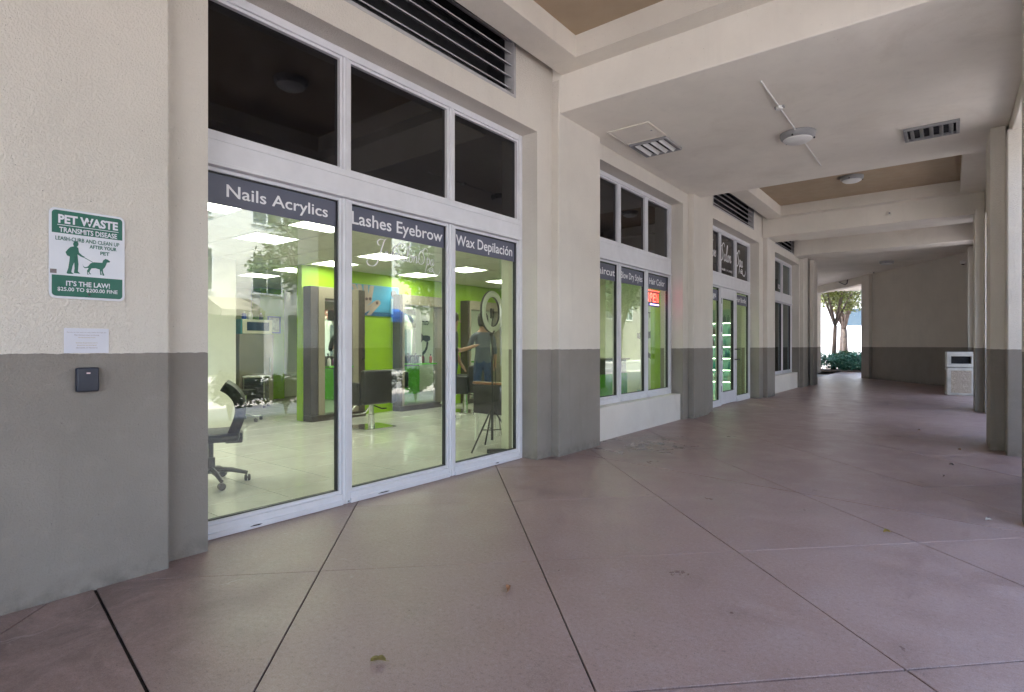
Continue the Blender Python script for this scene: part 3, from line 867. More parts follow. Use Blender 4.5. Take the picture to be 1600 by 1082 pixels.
# drawer trolley
e = empty('drawer_trolley', (-11.15, 5.80, 0), R(-40), 'grey drawer trolley on casters below the microwave', 'trolley')
MB().box(-.21,-.19,-.20,-.18,.06,.62).box(.19,.21,-.20,-.18,.06,.62).box(-.21,-.19,.18,.20,.06,.62).box(.19,.21,.18,.20,.06,.62).box(-.21,.21,-.20,.20,.07,.085).build('frame', M['chrome'], e)
MB().box(-.22,.22,-.21,.21,.62,.645).build('top', M['white_paint'], e, bevel=.004)
for k in range(3):
    d = MB().box(-.185,.188,-.215,.175,.16+k*.15,.29+k*.15).build('drawer', M['dark_metal'], e, bevel=.004)
    MB().lathe([(.014,-.008),(.014,.008)], (0,-.222,.235+k*.15), k=10).build('knob', M['chrome'], d)
for sx in (-.2,.2):
    for sy in (-.19,.19):
        MB().lathe([(.02,0),(.03,.01),(.03,.045),(.02,.055)], (sx,sy,0), k=10).build('caster', M['plastic_black'], e)

# tall cabinet, microwave, bottles
e = empty('tall_cabinet', (-11.75, 5.95, 0), 0, 'taupe tall cabinet carrying the microwave at the back', 'cabinet')
MB().box(-.28,.26,-.34,.40,.0,1.50).build('body', M['taupe'], e, bevel=.005)
d = MB().box(.262,.28,-.335,.395,.1,1.48).build('door', M['taupe'], e, bevel=.003)
MB().box(.281,.295,.30,.32,.7,1.0).build('handle', M['steel'], d)
e = empty('microwave', (-11.72, 5.99, 1.501), 0, 'cream microwave with teal side on the tall cabinet', 'microwave')
MB().box(-.24,.22,-.33,.33,0,.31).build('body', M['teal'], e, bevel=.01)
d = MB().box(.222,.245,-.31,.33,.005,.305).build('door', M['cream_plastic'], e, bevel=.006)
MB().box(.2455,.249,-.22,.26,.07,.25).build('window', M['screen_dark'], d)
for k, (dy, h_, r_, mt) in enumerate(((-.17,.17,.05,'blue'),(-.04,.19,.055,'white_paint'),(.2,.15,.04,'plastic_black'))):
    e = empty('bottle', (-11.7, 5.99+dy, 1.812), 0, ('blue bottle, leftmost on the microwave','white bottle in the middle on the microwave','dark bottle, rightmost on the microwave')[k], 'bottle', 'bottles on the microwave')
    MB().lathe([(r_,0),(r_,h_*.7),(r_*.4,h_*.8)], k=14).build('body', M[mt], e, smooth=True)
    MB().lathe([(r_*.45,h_*.8),(r_*.45,h_)], k=12).build('cap', M['white_paint'], e)

# picture on the narrow lime strip
e = empty('picture', (-12.598, 6.98, 1.75), 0, 'small picture in a blue frame on the narrow lime strip', 'picture')
f = MB(); f.box(0,.02,-.16,.16,.17,.2).box(0,.02,-.16,.16,-.2,-.17).box(0,.02,-.16,-.13,-.17,.17).box(0,.02,.13,.16,-.17,.17)
f.build('frame', M['blue'], e); MB().box(0,.008,-.13,.13,-.17,.17).build('print', pm('pale_print', (.45,.50,.42), .6, .4, 18), e)

# dark notice rack at the left partition
e = empty('polish_rack', (-8.798, 3.52, 1.55), 0, 'narrow dark nail polish rack on the partition beside the jamb', 'rack')
MB().box(0,.05,-.16,.16,-.48,.42).build('back_panel', M['dark_metal'], e, bevel=.004)
for k in range(4):
    s_ = MB().box(.052,.11,-.15,.15,-.42+k*.2,-.405+k*.2).build('shelf', M['dark_metal'], e)
    for q in range(5):
        MB().lathe([(.016,0),(.016,.05),(.007,.055),(.007,.09)], (.08,-.12+q*.06,-.404+k*.2), k=8).build('polish_bottle', pm('polish', ((.5,.03,.03),(.3,.3,.35),(.45,.2,.25),(.1,.1,.12))[(q+k) % 4], .2), s_)

# blue poster of manicured hands on the lime wall
e = empty('nail_poster', (-8.468, 6.68, 2.11), 0, 'blue poster of manicured hands on the lime wall behind the middle pane', 'poster')
MB().box(0,.02,-.60,.56,-.30,.27).build('board', pm('poster_blue', (.06,.30,.52), .45, .15, 3), e)
skin_p = pm('poster_skin', (.42,.33,.30), .5, .15, 6)
for k, (y, z, l, a, r_) in enumerate([(-.42,.12,.30,-62,.045),(-.33,.16,.33,-75,.05),(-.22,.17,.33,-88,.05),(-.11,.16,.30,-100,.048),(-.30,-.14,.42,38,.05),(-.16,-.16,.42,30,.052),(-.05,-.18,.34,50,.05),(-.42,-.1,.32,20,.055)]):
    pts = []
    for i in range(13):
        t = PI*i/12-PI/2; pts.append((l/2+r_*math.cos(t), r_*math.sin(t)))
    for i in range(13):
        t = PI*i/12+PI/2; pts.append((-l/2+r_*math.cos(t), r_*math.sin(t)))
    ca, sa = math.cos(R(a)), math.sin(R(a))
    P = [(max(-.59,min(.54, y+u*ca-v*sa)), max(-.29, min(.26, z+u*sa+v*ca))) for u, v in pts]
    MB().prism(P, lambda u, v, d: (d, u, v), .021+k*.0012, .0215+k*.0012).build('finger_print', skin_p, e)
    if k in (0,1,2,3,5):
        ny, nz = y+ca*l*.5, z+sa*l*.5
        MB().prism([(ny+.026*math.cos(t)*1.2, nz+.03*math.sin(t)) for t in [2*PI*i/10 for i in range(10)]], lambda u, v, d: (d, u, v), .031+k*.0012, .0315+k*.0012).build('nail_print', pm('poster_nail', (.10,.05,.06), .3), e)
MB().box(.0205,.023,.36,.53,-.25,.05).build('text_block', pm('poster_pale', (.30,.52,.62), .5), e)
MB().prism([(.44+.075*math.cos(t), .14+.075*math.sin(t)) for t in [2*PI*i/20 for i in range(20)]], lambda u, v, d: (d, u, v), .021, .0225).build('emblem', M['band'], e)
MB().box(.0205,.0222,-.60,.56,-.30,-.225).build('lower_stripe', pm('poster_dark_blue', (.01,.10,.24), .4, .5, 25), e)

# ring light on tripod
e = empty('ring_light', (-4.33, 5.16, 0), R(10), 'ring light on a black tripod just inside the Wax pane', 'ring light')
rm = MB(); n1, n2 = 40, 10
def torus(mb, R_, r_, c, tilt, x0=0, sxs=1):
    b = len(mb.v)
    for i in range(n1):
        t = 2*PI*i/n1
        for j in range(n2):
            p = 2*PI*j/n2
            mb.v.append((c[0]+x0+r_*.45*math.sin(p)*sxs, c[1]+(R_+r_*math.cos(p))*math.cos(t), c[2]+(R_+r_*math.cos(p))*math.sin(t)))
    for i in range(n1):
        for j in range(n2):
            A = b+i*n2+j; B_ = b+i*n2+(j+1) % n2; Cc = b+((i+1) % n1)*n2+(j+1) % n2; Dd = b+((i+1) % n1)*n2+j
            mb.f.append((A,B_,Cc,Dd)); mb.m.append(0)
torus(rm, .215, .036, (0,0,1.66), 0, .012); rm.build('diffuser', pm('frosted_diffuser', (.72,.74,.70), .5), e, smooth='all')
rm = MB(); torus(rm, .215, .040, (0,0,1.66), 0, -.012); rm.build('housing', M['plastic_black'], e, smooth='all')
MB().tube([(0,0,.55),(0,0,1.40)], .011).tube([(0,0,.12),(0,0,.75)], .016).build('pole', M['plastic_black'], e)
MB().tube([(0,-.01,1.40),(0,.0,1.52),(.01,.0,1.60)], .010).box(-.012,.012,-.03,.03,1.58,1.70).build('phone_clip', M['plastic_black'], e)
MB().tube([(-.02,0,1.38),(.02,0,1.44)], .022).build('knob', M['plastic_black'], e)
for k in range(3):
    t = R(-105+120*k)
    MB().tube([(0.01*math.cos(t),.01*math.sin(t),.50),(.34*math.cos(t),.34*math.sin(t),.01)], .010).tube([(0,0,.24),(.17*math.cos(t),.17*math.sin(t),.26)], .006).build('leg', M['plastic_black'], e)
MB().tube([(0,0,1.3),(.02,.05,.9),(.02,.04,.6),(.05,.10,.3),(.08,.14,.02),(.15,.12,.012)], .004, 6).build('cable', M['plastic_black'], e)

# waiting chair with brown cap rail
e = empty('waiting_chair', (-4.72, 5.62, 0), 0, 'black waiting chair with brown top rail behind the ring light', 'chair')
MB().box(-.28,.30,-.06,.0,.36,.745).build('backrest', M['leather'], e, bevel=.015, seg=2)
MB().box(-.285,.305,-.07,.01,.746,.78).build('top_rail', M['brownwood'], e, bevel=.01)
MB().box(-.27,.29,.01,.45,.36,.45).build('seat', M['leather'], e, bevel=.02)
for x, y in ((-.24,-.03),(.26,-.03),(-.24,.42),(.26,.42)):
    MB().tube([(x,y,.36),(x*1.05,y,0)], .018).build('leg', M['white_paint'], e)
e = empty('power_strip', (-4.17, 5.06, 0), R(40), 'small black power strip on the floor by the Wax pane corner', 'power strip')
MB().box(-.12,.12,-.03,.03,0,.045).build('body', M['plastic_black'], e, bevel=.005); MB().tube([(.12,0,.02),(.2,.02,.01),(.22,.1,.01)], .004, 6).build('cord', M['plastic_black'], e)

# reception desk
e = empty('reception_desk', (-5.35, 8.95, 0), R(0), 'reception desk with lime front and black upper panel behind the Haircut window', 'desk')
MB().box(-.30,.30,-1.3,1.25,.0,.72).build('front', M['lime_gloss'], e, bevel=.006)
MB().box(-.28,.28,-1.3,1.25,.722,.98).build('upper_panel', M['plastic_black'], e, bevel=.006)
MB().box(-.32,.34,-1.34,1.3,.982,1.01).build('top', M['darkwood'], e, bevel=.005)
MB().box(.302,.32,-1.3,1.25,.0,.08).build('kickboard', M['steel'], e)
e = empty('tall_mirror', (-8.0, 10.93, 0), 0, 'tall dark-framed panel beyond the reception desk', 'mirror')
MB().box(-.35,.35,-.03,.04,.9,2.15).build('frame', M['dark_metal'], e, bevel=.004); MB().box(-.29,.29,-.035,-.031,.96,2.09).build('glass', M['mirror'], e)

# hair-dryer decal on the partition
e = empty('hair_dryer_decal', (-5.05, 10.998, 1.42), 0, 'black hair dryer silhouette on the wall under the OPEN sign', 'wall decal')
fd = lambda u, v, d: (u, -d, v)
dm = MB().prism([(.20,.20),(.12,.13),(-.05,.13),(-.17,.10),(-.17,.0),(-.05,-.05),(.02,-.05),(.12,.0),(.20,-.08)], fd, .0, .002)
dm.build('nozzle_print', M['plastic_black'], e)
MB().prism([(-.10,-.05),(-.02,-.05),(.0,-.18),(.06,-.28),(.16,-.36),(.16,-.46),(.02,-.36),(-.06,-.24)], fd, .0, .002).build('handle_print', M['plastic_black'], e)
tm = MB(); text_into(tm, 'CUT', -.10, .16, .42, .54, lambda u, v: (u, -.002, v), .03); tm.build('lettering', M['plastic_black'], e, recalc=False)
e = empty('round_fan', (-4.86, 10.55, 0), 0, 'pale blue round bucket beside the partition end', 'bucket')
MB().lathe([(.09,.0),(.13,.35),(.14,.36)], k=20).build('body', pm('pale_blue_plastic', (.16,.48,.55), .4), e, smooth=True); MB().tube([(-.14,0,.34),(-.10,0,.5),(.10,0,.5),(.14,0,.34)], .006, 6).build('handle', M['steel'], e)

# OPEN sign, hung inside the Hair Color pane
e = empty('open_sign', (-3.90, 8.84, 2.05), 0, 'red neon OPEN sign hanging under the Hair Color band', 'neon sign')
MB().box(-.03,-.012,-.27,.27,-.14,.14).build('backing', M['plastic_black'], e, bevel=.006)
neon = emis('red_neon', (1.0,.035,.03), 1.3); neonb = emis('blue_neon', (.25,.15,1.0), 3.0)
for s_, u0 in (('O',-.24),('P',-.115),('E',.01),('N',.12)):
    tm = MB(); text_into(tm, s_, u0, u0+.10, -.065, .085, lambda u, v: (-.008, u, v), .012); tm.build('letter', neon, e, recalc=False)
MB().tube([(-.004,-.10,-.105),(-.004,.22,-.105)], .008, 8).build('underline', neonb, e)
MB().tube([(-.01,-.26,-.125),(-.01,-.26,.125),(-.01,.26,.125)], .006, 8).build('border', neon, e)
MB().tube([(-.02,-.2,.14),(-.02,-.2,.40)], .002, 6).tube([(-.02,.2,.14),(-.02,.2,.40)], .002, 6).build('chain', M['steel'], e)

# product shelves behind the door
e = empty('product_shelf', (-4.98, 14.70, 0), 0, 'lit product shelves with teal bottles seen through the shop door', 'shelf')
MB().box(-.62,.62,.23,.28,0,2.2).box(-.66,-.62,-.1,.28,0,2.2).box(.62,.66,-.1,.28,0,2.2).build('cabinet', pm('pale_teal_board', (.35,.55,.55), .5), e)
teals = [pm('bottle_teal', (.02,.22,.24), .25), pm('bottle_blue', (.04,.16,.30), .25), pm('bottle_white', (.6,.65,.65), .3), pm('bottle_black', (.02,.02,.03), .25)]
bm_ = [MB().lathe([(.032,0),(.034,.01),(.034,.13),(.014,.15),(.014,.19)], k=10).mesh('bottle', m_, smooth=True) for m_ in teals]
for k in range(6):
    z = .35+k*.30
    s_ = MB().box(-.62,.62,-.1,.23,z-.015,z).build('shelf', M['white_paint'], e)
    MB().box(-.6,.6,-.098,-.08,z-.03,z-.016).build('light_strip', emis('shelf_led', (.75,.95,1.0), 2.2), s_)
    for q in range(12):
        if rnd.random() < .9: link('bottle', bm_[2 if k == 0 else (rnd.choice([0,0,0,1,3]))], s_, (-.54+q*.098+rnd.uniform(-.01,.01), rnd.uniform(-.03,.1), z))
e = empty('dark_counter', (-4.6, 17.7, 0), 0, 'dark counter with teal front inside the far shop window', 'counter')
MB().box(-.3,.3,-.9,.9,0,1.02).build('front', M['teal'], e, bevel=.005); MB().box(-.33,.33,-.93,.93,1.022,1.05).build('top', M['plastic_black'], e)
MB().box(-.2,.1,-1.9,-1.0,.0,1.5).build('side_unit', M['plastic_black'], e, bevel=.005)

# ---- people
M['skin'] = pm('skin', (.42,.24,.17), .5, .05, 8)
M['jeans'] = pm('blue_denim', (.035,.07,.17), .85, .25, 12)
M['grey_top'] = pm('grey_blue_top', (.12,.14,.18), .85, .1, 6)
M['dark_top'] = pm('dark_top', (.03,.04,.04), .85, .1, 6)
M['hair'] = pm('dark_hair', (.02,.015,.012), .5, .2, 30)
def skin_mesh(name, joints, edges, mats, region, lvl=2):
    me = bpy.data.meshes.new(name); me.from_pydata([j[0] for j in joints], edges, []); me.update()
    o = bpy.data.objects.new(name, me); C.objects.link(o)
    o.modifiers.new('skin', 'SKIN').use_smooth_shade = True
    s_ = o.modifiers.new('sub', 'SUBSURF'); s_.levels = lvl; s_.render_levels = lvl
    for i, j in enumerate(joints):
        sv = me.skin_vertices[0].data[i]; sv.radius = j[1] if hasattr(j[1], '__len__') else (j[1], j[1]); sv.use_root = (i == 0)
    dg = bpy.context.evaluated_depsgraph_get()
    m2 = bpy.data.meshes.new_from_object(o.evaluated_get(dg)); m2.name = name
    bpy.data.objects.remove(o); bpy.data.meshes.remove(me)
    for m_ in mats: m2.materials.append(m_)
    for p in m2.polygons: p.material_index = region(p.center); p.use_smooth = True
    return m2
def person(x, y, rz, label, top, armpose):
    e = empty('person', (x, y, 0), rz, label, 'person')
    # faces local +y
    J = [((0,0,.98),(.15,.105)), ((0,.0,1.16),(.135,.095)), ((0,.01,1.36),(.165,.105)), ((0,.0,1.47),(.08,.07)), ((0,.015,1.56),(.052,.055)), ((0,.03,1.66),(.078,.09)), ((0,.03,1.75),(.068,.08)),
         ((.09,0,.90),(.088,.095)), ((.10,.03,.50),(.062,.065)), ((.11,-.03,.10),(.045,.05)), ((-.09,0,.90),(.088,.095)), ((-.11,-.03,.50),(.062,.065)), ((-.13,-.08,.10),(.045,.05))]
    E_ = [(0,1),(1,2),(2,3),(3,4),(4,5),(5,6),(0,7),(7,8),(8,9),(0,10),(10,11),(11,12)]
    for s, pose in zip((1,-1), armpose):
        b = len(J)
        J += [((s*.17,.0,1.42),(.06,.06)), (pose[0],(.046,.046)), (pose[1],(.030,.030)), (pose[2],(.028,.04))]
        E_ += [(3,b),(b,b+1),(b+1,b+2),(b+2,b+3)]
        d = (Vector(pose[2])-Vector(pose[1])).normalized(); up = Vector((0,0,1)).cross(d).normalized()
        for k in range(4):
            r_ = Vector(pose[2])+d*.03+up*(k-1.5)*.02; n = len(J)
            J += [(tuple(r_+d*.03),(.009,.009)), (tuple(r_+d*.06+Vector((0,0,-.015))),(.008,.008))]; E_ += [(b+3,n),(n,n+1)]
        n = len(J); r_ = Vector(pose[2])-up*.045
        J += [(tuple(r_+d*.01),(.010,.010)), (tuple(r_+d*.045-up*.008),(.008,.008))]; E_ += [(b+3,n),(n,n+1)]
    elbows = [Vector(p[0]) for p in armpose]
    def reg(c):
        if c.z > 1.50: return 1
        for p in armpose:
            if (c-Vector(p[1])).length < .14 or (c-Vector(p[2])).length < .13 or ((c-(Vector(p[0])+Vector(p[1]))/2).length < .10): return 1
        return 0 if c.z > .96 else 2
    link('body', skin_mesh('body', J, E_, [top, M['skin'], M['jeans']], reg), e)
    hm = MB().lathe([(.02,.17),(.07,.165),(.098,.12),(.106,.05),(.10,-.02),(.085,-.07)], (0,.005,1.67), k=18)
    hm.v = [(v[0]*.93, v[1]*1.02-(.02 if v[2] < 1.72 else 0), v[2]) for v in hm.v]
    link('hair', hm.mesh('hair', M['hair'], smooth='all'), e)
    fm = MB().lathe([(.004,-.02),(.014,-.01),(.012,.012),(.004,.03)], (0,.135,1.67), k=8); fm.build('nose', M['skin'], e, smooth='all')
    for sx in (-1, 1):
        MB().lathe([(.003,-.008),(.011,0),(.003,.008)], (sx*.032,.108,1.70), k=8).build('eye', M['hair'], e)
        cx, cy = (.11,-.03) if sx > 0 else (-.13,-.08)
        sh = MB().box(cx-.045,cx+.045,cy-.08,cy+.19,.0,.085).build('shoe', M['white_paint'], e, bevel=.03, seg=3, smooth=True)
        for q in range(3):
            MB().box(cx-.047,cx+.047,cy+.03+q*.035,cy+.045+q*.035,.03,.075).build('stripe', M['plastic_black'], sh)
    return e
arm_down = ((.22,.02,1.15),(.24,.12,.93),(.23,.17,.87))
arm_up = ((-.24,.10,1.18),(-.20,.30,1.27),(-.18,.38,1.30))
person(-6.55, 7.55, R(50), 'person in grey top, blue jeans and white striped sneakers behind the ring light', M['grey_top'], (arm_down, arm_up))
person(-6.77, 7.00, R(-55), 'person in dark top holding up a forearm beside the mullion', M['dark_top'], (((.24,.12,1.16),(.18,.32,1.22),(.15,.40,1.25)), ((-.22,.02,1.15),(-.24,.10,.95),(-.23,.15,.88))))

# ================================================================== ARCADE FITTINGS
def dome_light(x, y, z, label, on=False):
    e = empty('ceiling_dome_light', (x, y, z), 0, label, 'ceiling light', 'round ceiling lights along the arcade')
    MB().lathe([(.20,0),(.20,-.03),(.19,-.055),(.165,-.075)], k=36).build('housing', M['steel_grey'], e, smooth=True)
    MB().lathe([(.168,-.062),(.160,-.085),(.12,-.108),(.06,-.118),(.01,-.12)], k=36).build('diffuser', M['lens'], e, smooth=True)
    for k in range(3):
        t = 2*PI*k/3+.4
        MB().lathe([(.01,-.01),(.01,.01)], (.185*math.cos(t),.185*math.sin(t),-.065), k=8).build('screw', M['dark_metal'], e)
M['steel_grey'] = pm('grey_cast_metal', (.30,.30,.31), .45, .08)
M['lens'] = pm('frosted_lens', (.74,.74,.74), .35, .03)
dome_light(-1.47, 7.60, 3.868, 'round grey ceiling light on a conduit on the low flat ceiling')
dome_light(-1.48, 12.55, 4.518, 'round ceiling light in the brown coffer beyond the flat ceiling')
dome_light(-1.25, 3.75, 4.518, 'round ceiling light in the nearest coffer, seen reflected in the black upper glass')
dome_light(-1.60, 21.8, 3.998, 'round ceiling light farthest away before the end wall')
e = empty('conduit', (-1.46, 0, 3.868), 0, 'thin white conduit across the flat ceiling through the round light', 'conduit')
MB().tube([(0,5.85,-.012),(0,7.42,-.012)], .008).build('pipe', M['white_paint'], e); MB().tube([(0,7.78,-.012),(0,9.15,-.012)], .006).build('pipe', M['white_paint'], e)
MB().lathe([(.035,0),(.035,-.035),(.02,-.04)], (0,6.62,0), k=14).build('junction_box', M['white_paint'], e)
MB().box(-.05,.05,6.60,6.64,-.02,-.001).build('strap', M['steel_grey'], e)

def vent(x, y, lx, ly, n, label, slat_m, rz=0, tilt=38):
    e = empty('ceiling_vent', (x, y, 3.869), rz, label, 'vent')
    f = MB(); b = .035
    f.box(-lx,lx,-ly,-ly+b,-.03,.0).box(-lx,lx,ly-b,ly,-.03,.0).box(-lx,-lx+b,-ly+b,ly-b,-.03,.0).box(lx-b,lx,-ly+b,ly-b,-.03,.0)
    f.build('frame', M['steel_grey'], e, bevel=.002, seg=1)
    MB().box(-lx+b,lx-b,-ly+b,ly-b,-.0025,-.0015).build('back_panel', M['dark'], e)
    for k in range(n):
        cx = -lx+b+(k+.5)*(2*lx-2*b)/n
        T = Matrix.Translation((cx, 0, -.021)) @ Matrix.Rotation(R(tilt), 4, 'Y')
        MB().box(-.026,.026,-ly+b,ly-b,-.002,.002,0,T).build('blade', slat_m, e)
    return e
vent(-3.03, 6.94, .25, .27, 4, 'grey square louvred vent beside the access hatch above the second pier', M['white_paint'], 0, -40)
vent(-.17, 8.48, .27, .24, 5, 'grey louvred vent near the right-hand columns', M['steel_grey'])
e = empty('access_hatch', (-3.03, 6.38, 3.869), 0, 'cream access hatch in the flat ceiling next to the square vent', 'hatch')
MB().box(-.27,.27,-.265,-.25,-.014,0).box(-.27,.27,.25,.265,-.014,0).box(-.27,-.255,-.25,.25,-.014,0).box(.255,.27,-.25,.25,-.014,0).build('frame', M['beam'], e, bevel=.002, seg=1); MB().box(-.246,.246,-.241,.241,-.008,-.001).build('door', M['ceiling'], e, bevel=.002, seg=1)
MB().lathe([(.012,-.013),(.012,-.008)], (.19,.0,0), k=10).build('latch', M['steel_grey'], e)
for k, (x, y, z) in enumerate(((-1.0,14.398,4.08),(-2.2,24.6,3.999))):
    e = empty('sprinkler', (x, y, z), 0, ('small sprinkler head on the beam past the brown coffer','small sprinkler on the ceiling before the garden opening')[k], 'sprinkler')
    if k == 0: MB().tube([(0,0,0),(0,-.03,0)], .05, 14).build('plate', M['beam'], e); MB().tube([(0,-.03,0),(0,-.07,0)], .016, 10).build('head', M['steel_grey'], e)
    else: MB().lathe([(.05,0),(.05,-.01)], k=14).build('plate', M['beam'], e); MB().lathe([(.016,-.01),(.016,-.05),(.03,-.055)], k=10).build('head', M['steel_grey'], e)
p = A0+D*1.35-Nn*.01
e = empty('security_camera', (p.x, p.y, 3.72), math.atan2(-Nn.y, -Nn.x), 'white security camera high on the end wall beside the columns', 'camera')
MB().box(0,.03,-.06,.06,-.06,.06).build('bracket', M['white_paint'], e, bevel=.01); MB().lathe([(.075,0),(.08,-.04),(.06,-.09),(.02,-.11)], (.10,0,.02), k=18).tube([(.02,0,.02),(.11,0,.02)], .03).build('housing', M['white_paint'], e, smooth=True); MB().lathe([(.05,-.095),(.03,-.115),(.01,-.12)], (.10,0,.02), k=14).build('lens', M['plastic_black'], e)
p = A0+D*(LW+1.55)-Nn*.02
e = empty('hanging_conduit', (p.x, p.y, 3.9), math.atan2(D.y, D.x), 'dark bent conduit hanging below the ceiling over the garden opening', 'conduit')
MB().tube([(-.35,0,.09),(-.30,0,-.06),(-.15,0,-.10),(.1,0,-.02),(.35,0,.06)], .02, 8).build('pipe', M['dark_metal'], e, smooth=True)

# ---- pet waste sign
SY, SZ, SW, SH = .92, 1.708, .318, .445
e = empty('pet_waste_sign', (XP+.004, SY, SZ), 0, 'green and white pet waste sign on the cream wall at left', 'sign')
fs = lambda u, v, d=0: (d, u, v)
M['sign_white'] = pm('sign_white', (.66,.68,.74), .4, .03, 8)
M['sign_green'] = pm('sign_green', (.004,.115,.075), .45, .08, 12)
MB().prism(rrect(SW, SH, .026), fs, 0, .004).build('plate', M['sign_white'], e, bevel=.0008, seg=1)
w2, h2 = SW/2-.011, SH/2-.011
def half(z0, z1, top):
    r = .017; pts = []
    if top:
        pts = [(-w2,z0),(w2,z0)]+[(w2-r+r*math.cos(R(a)), z1-r+r*math.sin(R(a))) for a in range(0,91,15)]+[(-w2+r+r*math.cos(R(a)), z1-r+r*math.sin(R(a))) for a in range(90,181,15)]
    else:
        pts = [(w2,z1),(-w2,z1)]+[(-w2+r+r*math.cos(R(a)), z0+r+r*math.sin(R(a))) for a in range(180,271,15)]+[(w2-r+r*math.cos(R(a)), z0+r+r*math.sin(R(a))) for a in range(270,361,15)]
    return pts
MB().prism(half(h2-.112, h2, True), fs, .0042, .0046).build('upper_field', M['sign_green'], e)
MB().prism(half(-h2, -h2+.104, False), fs, .0042, .0046).build('lower_field', M['sign_green'], e)
def sl(s, u0, u1, v0, v1, mat, bold=.035):
    tm = MB(); text_into(tm, s, u0, u1, v0, v1, lambda u, v: (.0056, u, v), bold); tm.build('lettering', mat, e, recalc=False)
sl('PET WASTE', -.123, .128, .148, .192, M['sign_white'], .04)
MB().box(.0048,.0056,-.126,.130,.1385,.1415).build('underline', M['sign_white'], e)
sl('TRANSMITS DISEASE', -.119, .124, .104, .130, M['sign_white'], .022)
sl('LEASH-CURB AND CLEAN UP', -.134, .134, .064, .084, M['sign_green'], .018)
sl('AFTER YOUR', .004, .122, .039, .057, M['sign_green'], .03)
sl('PET', .050, .090, .011, .029, M['sign_green'], .03)
sl("IT'S THE LAW!", -.092, .092, -.159, -.133, M['sign_white'], .025)
sl('$25.00 TO $200.00 FINE', -.126, .126, -.188, -.166, M['sign_white'], .016)
def sg(x, y):
    top = 75+(x-40)*.15; bot = 985+(x-40)*.045
    return (-SW/2+(x-40)/775*SW, SH/2-(y-top)/(bot-top)*SH)
man = [(272,474),(245,480),(222,500),(198,530),(212,562),(240,575),(236,620),(225,690),(208,738),(220,746),(280,748),(255,728),(268,668),(284,632),(287,690),(280,738),(345,745),(320,722),(326,650),(318,580),(316,552),(345,572),(380,586),(392,578),(362,562),(332,535),(325,492),(308,472)]
MB().prism([sg(*p) for p in man], fs, .0044, .005).build('man_print', M['sign_green'], e)
MB().prism([sg(300+27*math.cos(2*PI*i/14), 450+28*math.sin(2*PI*i/14)) for i in range(14)], fs, .0044, .0052).build('head_print', M['sign_green'], e)
dog = [(368,650),(376,672),(398,680),(420,672),(450,640),(480,630),(570,636),(582,610),(605,597),(630,605),(655,622),(650,632),(620,634),(612,655),(600,680),(578,700),(580,730),(594,760),(576,764),(562,712),(558,730),(566,756),(550,756),(544,702),(500,690),(458,692),(440,718),(440,735),(456,748),(440,751),(428,728),(420,735),(430,755),(416,752),(412,715),(428,690),(420,686),(392,690),(374,676)]
MB().prism([sg(*p) for p in dog], fs, .0044, .005).build('dog_print', M['sign_green'], e)
MB().prism([sg(*p) for p in [(385,588),(388,582),(472,628),(470,633)]], fs, .0044, .0049).build('leash_print', M['sign_green'], e)
MB().prism([sg(*p) for p in [(50,695),(113,699),(113,742),(50,736)]], fs, .0044, .005).build('sticker', pm('worn_sticker', (.20,.17,.17), .7, .3, 40), e)
for u, v in ((.003,.168),(.003,-.197)):
    bm2 = MB().lathe([(.0055,0),(.0055,.002),(.002,.003)], k=10); bm2.v = [(z+.0056, u+x, v+y) for x, y, z in bm2.v]; bm2.build('rivet', M['dark_metal'], e)

# ---- paper notice and card reader
e = empty('paper_notice', (XP+.002, .915, 1.277), 0, 'white paper notice taped under the pet waste sign', 'notice')
MB().box(0,.0012,-.094,.094,-.063,.063).build('sheet', pm('paper', (.66,.67,.74), .7, .03), e)
inkr = pm('faded_ink', (.30,.25,.24), .7, .2, 60); inka = pm('amber_ink', (.42,.32,.12), .7, .2, 60)
for s, hw, z, mt in (('Access to this entry is only made through the', .083, .041, inkr), ('Main Entrance door on the side', .052, .028, inkr), ('during business hours', .036, .015, inka), ('Entrada de personas por la', .045, -.012, inka), ('puerta principal', .04, -.024, inka), ('durante el horario', .045, -.036, inkr)):
    tm = MB(); text_into(tm, s, -hw, hw, z-.003, z+.004, lambda u, v: (.0016, u, v), .0); tm.build('lettering', mt, e, recalc=False)
e = empty('card_reader', (XP, .913, 1.08), 0, 'small dark card reader on the grey dado under the notice', 'card reader')
navy = pm('navy_plastic', (.014,.018,.034), .4, .1)
MB().prism(rrect(.094,.122,.008), fs, .0, .032).build('body', navy, e, bevel=.006)
MB().box(.0325,.034,-.041,.041,-.045,.053).build('face', navy, e, bevel=.001, seg=1)
MB().box(.0345,.036,-.008,.008,.030,.036).build('indicator', emis('red_led', (.9,.02,.03), .03), e)

# ---- litter bin
e = empty('litter_bin', (.22, 18.35, 0), R(4), 'white litter bin with pebbled panel by the far column', 'litter bin')
cr = pm('cream_bin_plastic', (.47,.44,.39), .5, .22)
b_ = MB().box(-.29,.29,-.29,.29,.0,.70).build('body', cr, e, bevel=.02)
MB().box(-.20,.20,-.297,-.285,.07,.63).build('aggregate_panel', pm('pebble_aggregate', (.38,.31,.24), .8, .5, 60, .8, .01, 60), b_)
for s in (-1, 1): MB().box(*( (.285,.297) if s > 0 else (-.297,-.285) ),-.20,.20,.07,.63).build('aggregate_panel', pm('pebble_aggregate', (.38,.31,.24), .8, .5, 60, .8, .01, 60), b_)
l_ = MB(); l_.box(-.285,.285,-.285,.285,.712,.80).box(-.285,-.20,-.285,.285,.80,.99).box(.20,.285,-.285,.285,.80,.99).box(-.20,.20,.20,.285,.80,.99).box(-.285,.285,-.285,.285,.99,1.10)
l_.build('lid', cr, e, bevel=.006)
MB().box(-.199,.199,-.15,-.14,.802,.988).build('flap', M['dark'], e)

